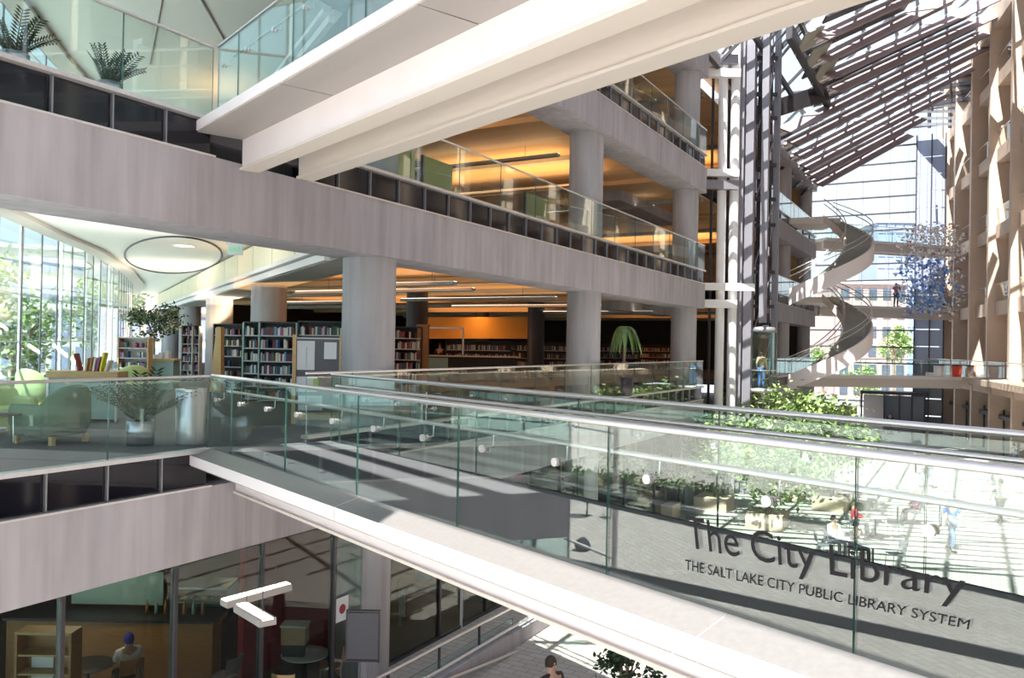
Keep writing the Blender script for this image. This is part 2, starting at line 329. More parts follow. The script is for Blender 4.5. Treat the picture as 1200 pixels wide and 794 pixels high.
link('lettering', lettering('THE SALT LAKE CITY PUBLIC LIBRARY SYSTEM', (803, 655), (803, 667), (1137, 726), (1135, 737)), lowbridge, 'small grey capitals reading The Salt Lake City Public Library System')
# the ledge the camera looks over (its reflection crosses the near glass)
vl = MB(); vl.box(-2, 18, -.22, 0, -.78, -.58, 0, Matrix.Translation((0, 3.42, 0)) @ Matrix(((BU.x, BW.x, 0, 0), (BU.y, BW.y, 0, 0), (0, 0, 1, 0), (0, 0, 0, 1))))
tag(vl.build('viewing_ledge', Mt['dark']), kind='structure')
# ------------------------------------------------------------------ curved curtain wall behind the lounge
w1 = thing('window_1', None, None, kind='structure')
pts = [V((x, y, 0)) for x, y in OUT]
path = []
for a, b in zip(pts, pts[1:]):
    n = max(1, round((b-a).length/1.45))
    path += [a.lerp(b, i/n) for i in range(n)]
path.append(pts[-1])
for i, (a, b) in enumerate(zip(path, path[1:])):
    d = (b-a).normalized(); nrm = V((-d.y, d.x, 0));
    if nrm.dot(V((-1, -1, 0))) < 0: nrm = -nrm
    for k in (-1, 0, 1, 2):
        z0 = k*H+(.0 if k >= 0 else 0); z1 = z0+H-.42
        pane(w1, a, b, z0, z1, .02, 'cglass')
    tr = MB()
    for k in range(-1, 3):
        tr.bar(a+V((0, 0, k*H+H-.36)), b+V((0, 0, k*H+H-.36)), .12, .16, 1)
    ou = nrm*.95
    for k in range(-1, 3):
        for q in (.1, 1.45, 2.8): tr.bar(a+ou+V((0, 0, k*H+q)), b+ou+V((0, 0, k*H+q)), .06, .04, 0)
    tr.build('transom', [Mt['white'], Mt['steel']], w1)
    mu = MB().box(-.012, .012, -.02, .02, -H, 3*H, 1, Matrix.Translation(a))
    if i % 3 == 0: mu.tube([a+ou+V((0, 0, -H)), a+ou+V((0, 0, 3*H))], .06, 8, 0)
    mu.build('mullion', [Mt['white'], Mt['steel']], w1)
trm = MB()
for k in (0, 1):
    for a, b in zip(path, path[1:]):
        d = (b-a).normalized(); nr = V((d.y, -d.x, 0))
        if nr.dot(V((1, 1, 0))) < 0: nr = -nr
        trm.bar(a+nr*.3+V((0, 0, (k+1)*H-.46)), b+nr*.3+V((0, 0, (k+1)*H-.46)), .5, .10)
tag(trm.build('trim_3', Mt['cream']), kind='structure')
# ceiling ring and downlights
ring = MB(); cpt = []
for i in range(49):
    a = 2*pi*i/48; cpt.append(atz(203+57*cos(a), 298.5+21.5*sin(a), H-.42))
ring.tube(cpt, .03, 6)
tag(ring.build('ceiling_ring', Mt['dark']), 'thin dark wire ring on the white lounge ceiling', 'track')
dl = thing('downlight', 'small recessed ceiling light inside the wire ring', 'light', atz(216, 287.5, H-.40))
MB().lathe([(.30, -.02), (.34, -.02), (.34, .0)], 20).build('rim', Mt['white'], dl); MB().lathe([(.001, -.012), (.30, -.012)], 20).build('diffuser', Mt['lamp'], dl)
# seams in the white ceilings
sm = MB()
for l in (((176, 75), (190, 0)), ((262, 45), (232, -10)), ((236, 0), (262, 46))): sm.tube([atz(*l[0], 2*H-.37), atz(*l[1], 2*H-.37)], .02, 5)
tag(sm.build('trim_4', Mt['greysoff']), kind='structure')
# ------------------------------------------------------------------ plaza floor
tag(MB().box(-70, 60, -60, 110, -H-.25, -H).build('floor', Mt['brick']), kind='structure')
tag(MB().prism([(-60, -50), (60, -50), (60, -1.5), (7.5, -1.5), (-1.2, 2.6), (-60, 2.6)], -H, -H+.02).build('floor', Mt['terrace']), kind='structure')  # paler slab laid separately to brighten its reflection in the near glass
# ------------------------------------------------------------------ elevator tower
tw = thing('elevator_tower', 'tall open steel elevator tower with white pipes beside the gallery corner', 'elevator', at(870, 400, 38)*1.0)
tw.location = (tw.location.x, tw.location.y, -H)
TL = tw.location
def tp(px, d, z): p = at(px, 400, d); return V((p.x, p.y, z+H))-V((TL.x, TL.y, 0))
for px, r in ((843, .20), (857.5, .20)): MB().tube([tp(px, 36.6, -H), tp(px, 36.6, 21)], r, 14).build('pipe', Mt['pipe'], tw)
for px, d, w in ((831, 37.5, .10), (865, 37, .30), (876, 37, .36), (880, 39.5, .16), (893.5, 37, .30), (907, 38.6, .26), (887, 40, .2), (899, 40.5, .12), (870, 40.5, .25), (850, 39.5, .16)):
    a = tp(px, d, -H); MB().box(a.x-w/2, a.x+w/2, a.y-w/2, a.y+w/2, 0 if px not in (893.5, 887, 899) else H+2.8, 21+H).build('post', Mt['steel'] if w > .25 else Mt['dark'], tw)
for y, x0, x1, h in ((70, 826, 859, .5), (86, 824, 862, .45), (203, 824, 862, .40), (217, 824, 862, .5), (336, 824, 882, .40), (356, 824, 862, .45)):
    z = at(842, y, 36.4).z; MB().bar(tp(x0, 36.3, z), tp(x1, 36.3, z), .3, h*.8).build('crossbar', Mt['pipe'] if h < .48 else Mt['steel'], tw)
for z in (-2.4, -.2, 2.2, 3.6, 5.2, 7.4, 8.6, 10.2, 12.4, 13.5, 15.2, 17.3, 19):
    MB().bar(tp(865, 38.2, z), tp(906, 38.2, z), .16, .16).bar(tp(876, 39.8, z+.5), tp(900, 39.8, z+.5), .12, .2).bar(tp(843, 37.2, z+.8), tp(857, 37.2, z+.8), .1, .14).build('crossbar', Mt['dark'], tw)
rn = random.Random(3)
for i in range(26):
    z = -3+i*.9; px = rn.choice((869, 873, 884, 897)); a = tp(px, 38.5, z)
    MB().box(a.x-.12, a.x+.12, a.y-.1, a.y+.1, a.z, a.z+rn.uniform(.15, .5)).build('equipment_box', Mt['pipe'] if i % 3 == 0 else Mt['steel'], tw)
for i in range(8):
    z = -4+i*3.1; MB().tube([tp(881, 38.3, z), tp(903, 38.3, z+3.0)], .035, 6).build('brace', Mt['steel'], tw)
for px in (882, 889, 901): MB().tube([tp(px, 38.8, -H), tp(px, 38.8, 21)], .02, 5).build('cable', Mt['dark'], tw)
car = thing('elevator_car', 'glass elevator car stopped level with the footbridge floor, a passenger inside', 'elevator', at(894, 400, 37.2)); car.location.z = -.35
MB().lathe([(0, 0), (.62, 0), (.66, .18), (0, .2)], 16).build('floor_pan', Mt['silver'], car); MB().lathe([(0, 2.7), (.62, 2.72), (.55, 2.95), (0, 3.0)], 16).build('roof_cap', Mt['steel'], car)
for k in range(8):
    a = k*pi/4; b = a+pi/4; pane(car, (.6*cos(a), .6*sin(a), 0), (.6*cos(b), .6*sin(b), 0), .2, 2.7)
MB().tube([(.57*cos(a*pi/8), .57*sin(a*pi/8), 1.0) for a in range(17)], .025, 6).build('handrail', Mt['rail'], car)
# ------------------------------------------------------------------ spiral stairs
FW = V((-.4888, .8724, 0)); RT = V((.8724, .4888, 0))
def spiral(z0, label):
    c = at(948, 400, 49); c.z = 0; t = thing('spiral_stair', label, 'staircase', (c.x, c.y, z0))
    T0, T1, N = R(-38), R(138), 28
    def q(th, r, z): p = RT*sin(th)*r - FW*cos(th)*r; return V((p.x, p.y, z))
    def zz(th): return (th-T0)/(T1-T0)*H
    for r, w, m, dn in ((3.4, .10, 'white', .75), (1.9, .08, 'cream', .3)):
        mb = MB(); vs = []; n = 40
        for i in range(n+1):
            th = T0+(T1-T0)*i/n; z = zz(th)
            vs += [q(th, r, z-dn), q(th, r+w, z-dn), q(th, r+w, z+.18), q(th, r, z+.18)]
        fs = [(i*4+j, i*4+(j+1) % 4, i*4+4+(j+1) % 4, i*4+4+j) for i in range(n) for j in range(4)]
        mb.add(vs, fs+[(0, 1, 2, 3), (4*n+3, 4*n+2, 4*n+1, 4*n)], 0, False); mb.build('stringer', Mt[m], t)
    for i in range(N):
        a, b = T0+(T1-T0)*i/N, T0+(T1-T0)*(i+1)/N; z = (i+1)*H/N
        v = [q(a, 1.95, z), q(a, 3.4, z), q(b, 3.4, z), q(b, 1.95, z)]
        MB().add([p+V((0, 0, -.17)) for p in v]+v, [(0, 3, 2, 1), (4, 5, 6, 7), (0, 1, 5, 4), (1, 2, 6, 5), (2, 3, 7, 6), (3, 0, 4, 7)]).build('tread', Mt['soff'], t)
    for r in (1.96, 3.43):
        n = 14
        for i in range(n):
            a, b = T0+(T1-T0)*i/n, T0+(T1-T0)*(i+1)/n-.012
            v = [q(a, r, zz(a)+.16), q(b, r, zz(b)+.16), q(b, r, zz(b)+1.15), q(a, r, zz(a)+1.15)]
            MB().add(v, [(0, 1, 2, 3)]).build('glass_panel', Mt['farg'], t)
        for h in (1.18, .88):
            MB().tube([q(T0+(T1-T0)*i/40, r, zz(T0+(T1-T0)*i/40)+h) for i in range(41)], .03, 6).build('handrail', Mt['rail'], t)
    return t
spiral(0, 'lower flight of the white curved stair, from footbridge level to the storey above')
spiral(H, 'upper flight of the white curved stair, rising to the top gallery')
for k in (1, 2):
    a = at(948, 400, 49)
    o = MB(); b0 = [a+RT*x+FW*y for x, y in ((-5.0, 2.0), (2.3, 1.3), (2.3, 4.2), (-5.0, 4.2))]
    o.prism([(p.x, p.y) for p in b0], k*H-.35, k*H); tag(o.build('landing_floor', Mt['cream']), kind='structure')
# ------------------------------------------------------------------ far bridges and end curtain wall
def farbridge(a, b, z, label):
    t = thing('far_footbridge', label, 'bridge'); a = V((*a, z)); b = V((*b, z)); d = (b-a).normalized(); n = V((-d.y, d.x, 0))
    MB().bar(a+V((0, 0, -.1)), b+V((0, 0, -.1)), 2.0, .18).build('deck', Mt['white'], t)
    MB().bar(a-n*.6+V((0, 0, -.48)), b-n*.6+V((0, 0, -.48)), .25, .6).build('girder', Mt['cream'], t)
    MB().bar(a+n*.6+V((0, 0, -.48)), b+n*.6+V((0, 0, -.48)), .25, .6).build('girder', Mt['cream'], t)
    for s in (-1, 1):
        p = a+n*s*.95; q = b+n*s*.95; guard((p.x, p.y), (q.x, q.y), z, '', t=t, step=1.8, m='farg', off=.5)
farbridge((-.1, 56.6), (8.9, 62.6), 0, 'far footbridge across the end of the hall, lowest of three')
farbridge((-.1, 62.0), (8.9, 71.3), H, 'far footbridge with a person standing on it, middle of three')
farbridge((-.1, 63.2), (8.3, 72.3), 2*H, 'far footbridge highest of three, behind the curved stair')
w2 = thing('window_2', None, None, kind='structure')
YE = 74.6
xs = [-4.5, -2.4, -.35, 1.72, 3.78, 5.85, 7.9]
zs = [-H, -2.6, -.75, .6]+[1.95+1.39*i for i in range(17)]
for i in range(len(xs)-1):
    for a, b in zip(zs, zs[1:]): MB().box(xs[i]+.03, xs[i+1]-.03, YE-.01, YE+.01, a+.03, b-.03).build('glass_pane', Mt['farg'], w2)
for x in xs: MB().box(x-.025, x+.025, YE-.05, YE+.05, -H, zs[-1]).build('mullion', Mt['steel'], w2)
for z in zs: MB().box(xs[0], xs[-1], YE-.08, YE+.08, z-.06, z+.06).build('transom', Mt['dark'], w2)
MB().box(xs[-1]-.1, xs[-1]+.15, YE-.2, YE+.2, -H, zs[-1]).build('end_post', Mt['dark'], w2)
# entrance vestibule at the foot of the end wall
ve = thing('entrance_vestibule', 'dark-framed entrance at the foot of the end wall', 'entrance', (3.6, 72.2, -H))
MB().box(-1.6, 3.2, 0, 2.0, 3.0, 3.25).build('canopy', Mt['dark'], ve)
for x in (-1.5, .2, 1.3, 2.2, 3.1): MB().box(x-.06, x+.06, 0, .12, 0, 3.0).build('frame_post', Mt['dark'], ve)
for x0, x1 in ((.26, 1.24), (1.36, 2.14), (2.26, 3.04)): MB().box(x0, x1, .04, .07, .05, 2.95).build('door_leaf', Mt['win'], ve)
MB().box(-1.44, .14, .9, .96, 0, 2.9).build('white_wall', Mt['white'], ve)
dk = thing('service_core', 'dark glazed core at the right end of the end wall', 'tower', (6.9, 74.0, -H))
for z in range(10): MB().box(-1.05, .95, -.3, .2, z*1.39, z*1.39+1.30).build('panel', Mt['win'] if z < 4 else Mt['bglass'], dk)
for x in (-1.1, 0, 1.0): MB().box(x-.05, x+.05, -.38, -.28, 0, 24).build('mullion', Mt['dark'], dk)
for z in range(10, 17): MB().box(-1.05, .95, -.3, -.2, z*1.39, z*1.39+1.30).build('panel', Mt['bglass'], dk)
# planter wall closing the gap under the lowest far bridge on the left
tag(MB().box(-3, 2.2, 68, 68.4, -H, -H+2.2).build('wall_end', Mt['tan']), kind='structure')
# ------------------------------------------------------------------ crescent wall on the right
CP = [(7.95, 74.8), (8.65, 71.5), (10.85, 61.7), (12.35, 54), (13.8, 46), (15.2, 38), (16.2, 30), (17, 20), (17.4, 10), (17.2, 0), (16.3, -9)]
def cres(s):                                                     # point at arc length s
    for a, b in zip(CP, CP[1:]):
        a = V((*a, 0)); b = V((*b, 0)); L = (b-a).length
        if s <= L: return a.lerp(b, s/L), (b-a).normalized()
        s -= L
    return b, (b-a).normalized()
def hitc(px):
    r = ray(px, 400); r = V((r.x, r.y, 0)); best = None
    for i in range(400):
        p, d = cres(i*.1); v = p-V((EYE.x, EYE.y, 0))
        c = abs(v.cross(r).z)/v.length
        if best is None or c < best[0]: best = (c, i*.1)
    return best[1]
w3 = thing('wall_right', None, None, kind='structure')
CS = [.3, hitc(1104), hitc(1122), hitc(1141), hitc(1163), hitc(1190)]
last = CS[-1]
while CS[-1] < 80: CS.append(CS[-1]+4.3)
TOP = 23.6
for s in CS:
    p, d = cres(s); n = V((d.y, -d.x, 0)) # outward (away from hall)
    if n.dot(V((1, 0, 0))) < 0: n = -n
    M = Matrix(((d.x, n.x, 0, p.x), (d.y, n.y, 0, p.y), (0, 0, 1, 0), (0, 0, 0, 1)))
    c = MB().box(-.24, .24, -.35, 1.7, -.6, TOP, 0, M); c.box(-.24, .24, -.15, 1.2, -H, -.6, 0, M); c.build('column', Mt['tan'], w3)
for i, (s0, s1) in enumerate(zip(CS, CS[1:])):
    (a, d), (b, e) = cres(s0+.1), cres(s1-.1); dd = (b-a).normalized(); n = V((dd.y, -dd.x, 0))
    if n.x < 0: n = -n
    L = (b-a).length; M = Matrix(((dd.x, n.x, 0, a.x), (dd.y, n.y, 0, a.y), (0, 0, 1, 0), (0, 0, 0, 1)))
    for k in range(0, 5):
        z = k*H
        sl_ = MB().box(.1, L-.1, .05, 3.4, z-.85, z, 0, M) if k else MB().box(-.1, L+.1, -1.5, 3.4, z-.35, z, 0, M).box(.1, L-.1, -.1, .3, z-1.0, z-.3, 0, M)
        sl_.build('floor_slab', Mt['tan'], w3)
        yy = .12 if k else -1.42
        p0 = M @ V((.1, yy, z)); p1 = M @ V((L-.1, yy, z))
        if i < 10: MB().add([p0, p1, p1+V((0, 0, 1.1)), p0+V((0, 0, 1.1))], [(0, 1, 2, 3)]).build('guard_glass', Mt['farg'], w3); MB().tube([p0+V((0, 0, 1.1)), p1+V((0, 0, 1.1))], .03, 6).build('guard_rail', Mt['rail'], w3)
        wl_ = MB().box(0, L, 3.4, 3.6, z, z+H-.85, 0, M); wl_.build('rear_wall', (Mt['soff'], Mt['tan'], Mt['cream'])[(i+k) % 3], w3)
        if i < 7:
            MB().box(.5, 1.7, 3.34, 3.42, z+.2, z+2.6, 0, M).build('rear_window', Mt['win'], w3)
            MB().box(2.2, L-.4, 3.34, 3.42, z+.2, z+3.0, 0, M).build('rear_panel', Mt['orange'] if (i+k) % 3 == 1 else Mt['steel'], w3)
            for x0, x1 in ((.5, 1.4), (1.4, .5)): MB().bar(M @ V((x0, 2.9, z+.6 if x0 < x1 else z+2.0)), M @ V((x1, 2.9, z+2.0 if x0 < x1 else z+3.4)), .12, .12).build('diagonal_brace', Mt['pipe'], w3)
    MB().box(.1, L-.1, -.3, 3.4, TOP-1.3, TOP+.2, 0, M).build('parapet', Mt['tan'], w3)
    # ground floor shop fronts
    MB().box(0, L, 2.4, 2.6, -H, -.9, 0, M).build('rear_wall', Mt['brownw'], w3)
    if i < 8:
        sf = thing('shop_front', 'dark-framed glass shop front under the crescent wall, %s bay from the end' % ('first', 'second', 'third', 'fourth', 'fifth', 'sixth', 'seventh', 'eighth')[i], 'shop front', (a.x, a.y, -H), math.atan2(dd.y, dd.x))
        sg = 1 if (V((-dd.y, dd.x, 0)).x > 0) else -1
        for x in (.35, L*.36, L*.68, L-.35): MB().box(x-.05, x+.05, sg*.6-.05, sg*.6+.05, 0, 2.9).build('frame_post', Mt['dark'], sf)
        MB().box(.3, L-.3, sg*.6-.3, sg*.6+.3, 2.35, 2.6).build('canopy', Mt['dark'], sf)
        for x0, x1 in ((.42, L*.36-.06), (L*.36+.06, L*.68-.06), (L*.68+.06, L-.42)):
            MB().box(x0, x1, sg*.6-.01, sg*.6+.01, .05, 2.3).build('glass_leaf', Mt['farg'], sf); MB().box(x0, x1, sg*.6-.01, sg*.6+.01, 2.65, 3.6).build('transom_light', Mt['farg'], sf)
# red and green tubs on the balcony of the crescent wall
for px, py, m, l in ((1121, 436, 'red', 'red tub chair on the crescent balcony, left of the green bin'), (1135, 437, 'teal', 'pale green bin on the crescent balcony'), (1165, 437, 'red', 'round red stool on the crescent balcony, right of the green bin'), (1100, 433, 'white', 'white waste bin on the crescent balcony end')):
    p = atz(px, 449, 0.0); p = p if p.y < 80 else at(px, 440, 56)
    p = at(px, 440, 54); p.z = 0.012
    t = thing('balcony_tub', l, 'seat' if m == 'red' else 'bin', p); t.scale = (.78, .78, .85); MB().lathe([(0, 0), (.33, 0), (.37, .35), (.40, .85), (.36, .87), (.33, .5), (0, .5)], 18).build('body', col(.62, .07, .04) if m == 'red' else Mt[m], t); MB().lathe([(.40, .84), (.43, .88), (.38, .90)], 18).build('rim', Mt['dark'], t)
# ------------------------------------------------------------------ roof
def rz_(x, y): return 15.1+.954*x-.025*y
def RPt(x, y, o=0): return V((x, y, rz_(x, y)+o))
rf = thing('roof', None, None, kind='structure')
for x in (-.1, 1.3, 2.75, 4.7, 5.95, 7.05, 8.3, 9.9, 11.6, 13.4, 15.3):
    y1 = 62+max(0, x)*1.1 if x < 10 else 60-(x-10)*4
    MB().bar(RPt(x, (3.2 if x < 5 else -4) if x < 14 else 10), RPt(x, y1), .14, .30).build('rafter', Mt['dark'], rf)
for y in range(4, 64, 4):
    x1 = min(15.5, 11.2+(62-y)*.1+.4)
    MB().bar(RPt(-.1, y, .1), RPt(x1, y, .1), .10, .14).build('purlin', Mt['dark'], rf)
for y in range(0, 62, 4):
    x1 = min(15.5, 11.2+(62-y)*.1)
    for i in range(3):
        a, b = -.1+(x1+.1)*i/3, -.1+(x1+.1)*(i+1)/3
        MB().add([RPt(a, y+.05, .2), RPt(b, y+.05, .2), RPt(b, y+3.95, .2), RPt(a, y+3.95, .2)], [(0, 1, 2, 3)]).build('glass_pane', Mt['farg'], rf)
BL = ['%s white sun blind under the glass roof, counted from the hall end' % q for q in ('eighth', 'seventh', 'sixth', 'fifth', 'short leftmost piece', 'fourth', 'third', 'second', 'first', 'outermost', 'ninth', 'tenth')]
def blind(a, b, w=1.3):
    """one deep folded sun blind hung under the glass between two roof points"""
    t = thing('roof_blind', BL.pop(0), 'blind', group='deep white roof blinds')
    a = V(a); b = V(b); d = (b-a).normalized(); up = V((-.69, .017, .72)).normalized(); sd = d.cross(up).normalized()
    up = sd.cross(d).normalized()
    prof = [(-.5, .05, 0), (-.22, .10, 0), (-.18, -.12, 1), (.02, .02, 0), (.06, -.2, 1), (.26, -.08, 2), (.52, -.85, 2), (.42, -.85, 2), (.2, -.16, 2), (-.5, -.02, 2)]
    n = len(prof); vs = [p+sd*q[0]*w-up*(-q[1])*w*.8 for p in (a, b) for q in prof]
    mb = MB()
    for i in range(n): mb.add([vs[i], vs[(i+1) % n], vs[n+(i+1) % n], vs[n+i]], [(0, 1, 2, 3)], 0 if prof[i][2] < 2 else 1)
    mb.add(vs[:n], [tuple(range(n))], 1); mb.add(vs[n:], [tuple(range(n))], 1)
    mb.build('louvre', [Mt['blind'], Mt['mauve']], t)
    for o_ in (-.3, -.05, .2): t_ = MB().tube([a+sd*o_*w-up*.02, b+sd*o_*w-up*.06], .085, 8).build('tube', Mt['pipe'], t)
    MB().bar(a-sd*.82*w+up*.1, b-sd*.82*w+up*.1, .10, .42, 0, sd).build('gap_beam', Mt['dark'], t)
    L = (b-a).length; k = int(L/2.2)
    for i in range(1, k): p = a+d*i*2.2; MB().bar(p-sd*.5*w-up*.2, p+sd*.28*w-up*.26, .07, .08, 0, up).build('bracket', Mt['dark'], t)
for (a, b) in (((2.9, 41.0), (7.2, 47.3)), ((2.7, 43.4), (9.3, 52.6)), ((2.6, 45.7), (10.2, 57.2)), ((2.6, 48.0), (10.6, 60.4)), ((.2, 47.0), (10.5, 62.7)), ((.1, 49.4), (10.4, 65.2)), ((0, 52.0), (9.5, 66.6)), ((-.1, 54.6), (7.4, 66.2)), ((-.1, 57.2), (5.9, 66.6)), ((-.1, 59.8), (5.0, 67.6)), ((4.2, 40.2), (11.2, 50.8)), ((6.4, 41.0), (12.0, 49.4))):
    blind(RPt(*a, -.35), RPt(*b, -.35))
rb = thing('roof_edge_beam', 'heavy dark beam dropping down the roof beside the elevator tower', 'beam')
MB().bar(RPt(2.4, 38.6, -.3), RPt(2.45, 50, -.3), .28, .7).build('beam', Mt['dark'], rb)
for y in (40.2, 42.4, 44.8): MB().bar(RPt(2.6, y, -.55), RPt(3.3, y+1.0, -.55), 1.25, .08, 0, (-.69, 0, .72)).build('end_plate', Mt['soff'], rb)
MB().bar(RPt(-.2, 42.6, -.3), RPt(2.5, 48.2, -.3), .5, .9).build('cross_beam', Mt['dark'], rb)
# open white gallery of slats where roof, end wall and crescent meet
gl = thing('slatted_gallery', 'short pale slatted screen high up where the roof meets the end wall', 'screen')
for i, py in enumerate((124, 131, 139, 146)):
    MB().bar(at(1042, py, 68), at(1136, py-1, 62), .12, .22).build('slat', Mt['pipe'], gl)
for px in (1042, 1062, 1089, 1113, 1134): MB().bar(at(px, 119, 68-(px-1042)*.06), at(px, 150, 68-(px-1042)*.06), .2, .2).build('post', Mt['steel'], gl)
for py in (86, 96, 106, 114): MB().bar(at(1060, py+14, 66), at(1152, py-2, 60), .25, .3).build('slat', Mt['dark'], gl)
# near roof: slat blinds parallel to the hall's short side, and unseen panels added to shape the sun strips on the footbridge deck
def up_to_roof(x, y):
    t = 16.0
    for _ in range(20):
        px_, py_ = x-SUN.x*t, y-SUN.y*t; t = (rz_(px_, py_)+.45)/(-SUN.z)
    return V((x-SUN.x*t, y-SUN.y*t, -SUN.z*t))
SL = -.470
shade_t = thing('sun_blocker', 'unseen opaque panels added above the glass roof to shape sunlight on the footbridge', 'blind')
def shade(polyd):
    t = shade_t
    top = [up_to_roof(x, y) for x, y in polyd]; n = len(top)
    MB().add(top+[p+V((0, 0, .12)) for p in top], [tuple(range(n))[::-1], tuple(range(n, 2*n))]+[(i, (i+1) % n, n+(i+1) % n, n+i) for i in range(n)]).build('panel', Mt['mauve'], t)
for a, b in ((5.2, 8.66), (9.14, 9.56), (10.02, 10.24), (10.72, 13.2)):  # gaps between these added panels let the sun strips reach the deck
    x2 = 5.0 if a < 6 else 9
    shade([(-1.6, a+1.6*-SL), (x2, a+x2*SL), (x2, b+x2*SL), (-1.6, b+1.6*-SL)])
shade([(4.55, 6.60), (6.75, 9.3), (9.5, 12), (16, 9), (16, 2.04)])
for i in range(36):
    y = 10.5+i*.8
    t = thing('roof_slat', 'narrow grey slat of the roof sunscreen above the plaza', 'blind', group='roof sunscreen slats')
    MB().bar(RPt(-.1, y+3.2, .45), RPt(14.5, y-.6, .45), .19, .06).build('slat', Mt['steel'], t)
# ------------------------------------------------------------------ buildings and trees outside
def building(name_l, p, w, d, h, m, win, rz=0, rows=6, cols=6, wm='win'):
    t = thing('building', name_l, 'building', p, rz); MB().box(-w/2, w/2, 0, d, 0, h).build('wall', Mt[m], t)
    for i in range(cols):
        for j in range(rows):
            x = -w/2+w*(i+.5)/cols; z = h*(j+.5)/rows; a = w/cols*win/2; b = h/rows*win/2
            f = MB().box(x-a, x+a, -.12, .02, z-b, z+b).build('window', Mt[wm], t)
    MB().box(-w/2-.3, w/2+.3, -.35, d, h, h+.5).build('cornice', Mt['stone'], t)
def outp(px, d, z=-H): p = at(px, 400, d); return (p.x, p.y, z)
RZ = R(29.25)
building('pink brick building with rows of windows seen through the end wall', outp(1022, 112), 9.6, 10, 15.6, 'pink', .55, RZ, 6, 5)
building('pale stone building left of the pink one, behind the end wall', outp(975, 128), 12, 10, 14.5, 'stone', .5, RZ, 5, 5)
building('tall blue glass office block far behind the end wall', outp(1052, 150), 8, 8, 30, 'bglass', .8, RZ, 14, 5, 'bglass')
building('pale block of flats beyond the curved lounge glass', outp(40, 90), 40, 12, 16, 'stone', .55, R(60), 5, 14, 'bglass')
building('low blue-glazed wing beyond the curved lounge glass', outp(140, 78), 24, 8, 9, 'stone', .7, R(50), 3, 12, 'bglass')
def foliage(n, rx, rz, ls, seed, c=(0, 0, 0), hollow=.35):
    r = random.Random(seed); mb = MB()
    cl = [(V((r.gauss(0, 1), r.gauss(0, 1), r.gauss(0, 1))).normalized()*r.uniform(hollow, .8)) for _ in range(max(6, n//70))]
    for i in range(n):
        q = r.choice(cl); o = V((r.gauss(0, 1), r.gauss(0, 1), r.gauss(0, 1)))*.15+q
        p = V((o.x*rx+c[0], o.y*rx+c[1], o.z*rz+c[2]))
        a = V((r.gauss(0, 1), r.gauss(0, 1), r.gauss(0, .6))).normalized(); b = a.cross(V((r.gauss(0, 1), r.gauss(0, 1), r.gauss(0, 1)))).normalized()
        l = ls*r.uniform(.7, 1.3)
        mb.add([p-a*l*.5, p+b*l*.24, p+a*l*.5, p-b*l*.24], [(0, 1, 2, 3)], r.random() < .35)
    return mb
def tree(label, p, rx, rz, hh, n=1500, ls=.22, mats=('leafl', 'leafm'), seed=1, cat='tree', r=.09, name='ficus_tree', group=None):
    t = thing(name, label, cat, p, group=group)
    cz = hh-rz*.8
    foliage(n, rx, rz, ls, seed, (0, 0, cz)).build('foliage', [Mt[mats[0]], Mt[mats[1]]], t)['kind'] = 'stuff'
    tr = MB(); tr.tube([(0, 0, 0), (.05, .03, cz*.5), (0, .05, cz)], [r, r*.8, r*.6], 8)
    tr.build('trunk', Mt['bark'], t)
    rr = random.Random(seed+5)
    for i in range(5):
        a = rr.uniform(0, 6.28); MB().tube([(0, .03, cz*.75), (cos(a)*rx*.3, sin(a)*rx*.3, cz), (cos(a)*rx*.6, sin(a)*rx*.6, cz+rz*.4)], [r*.6, r*.4, r*.15], 6).build('branch', Mt['bark'], t)
    return t
def planter(t, w, h=.55):
    MB().box(-w/2, w/2, -w/2, w/2, 0, h).build('planter_box', Mt['tan'], t)
for i, (px, py, d, rx, rz, lab) in enumerate((
    (862, 500, 38.5, 2.1, 1.7, 'bushy indoor tree on the plaza just right of the tower pipes'), (925, 505, 36, 2.5, 1.9, 'broad indoor tree on the plaza below the lower stair flight'),
    (975, 520, 33.5, 2.0, 1.9, 'indoor tree nearest the sunlit plaza tables'), (900, 560, 30, 2.2, 1.8, 'low wide indoor tree seen through the footbridge glass, left of the tables'),
    (838, 530, 33, 1.6, 1.4, 'small indoor tree left of the tower base'))):
    p = atz(px, py, -2.6); p = at(px, py, d); hh = p.z+rz+H+.1
    t = tree(lab, (p.x, p.y, -H), rx, rz, hh, 2600, .24, ('leafl', 'leafm'), 10+i); planter(t, 1.3)
for i, (px, d) in enumerate(((655, 31), (700, 31.5), (745, 32))):
    p = at(px, 480, d); t = tree('dark green shrub on the plaza below the reading floor edge, %s from the left' % ('first', 'second', 'third')[i], (p.x+1.2, p.y, -H), 1.2, 1.0, 2.6, 900, .2, ('leafm', 'leaf'), 30+i, 'shrub', .05, 'shrub'); planter(t, 1.0)
for i, (px, d, hh, rx) in enumerate(((15, 52, 10, 3.5), (122, 70, 12, 5), (-60, 60, 14, 6))):
    tree('outdoor tree beyond the curved glass wall, %s from the left edge' % ('second', 'third', 'first')[i], outp(px, d), rx, 4.2, hh, 1300, .55, ('leafp', 'leafl'), 50+i, 'tree', .2, 'street_tree')
for i, (px, d, hh) in enumerate(((1048, 92, 9), (965, 100, 7), (1010, 95, 4.5))):
    tree('outdoor tree behind the end wall, %s' % ('under the person on the bridge', 'left of the pink building', 'low in front of the pink building')[i], outp(px, d), 2.4, 2.4, hh, 900, .45, ('leafl', 'leafl'), 60+i, 'tree', .15, 'street_tree')
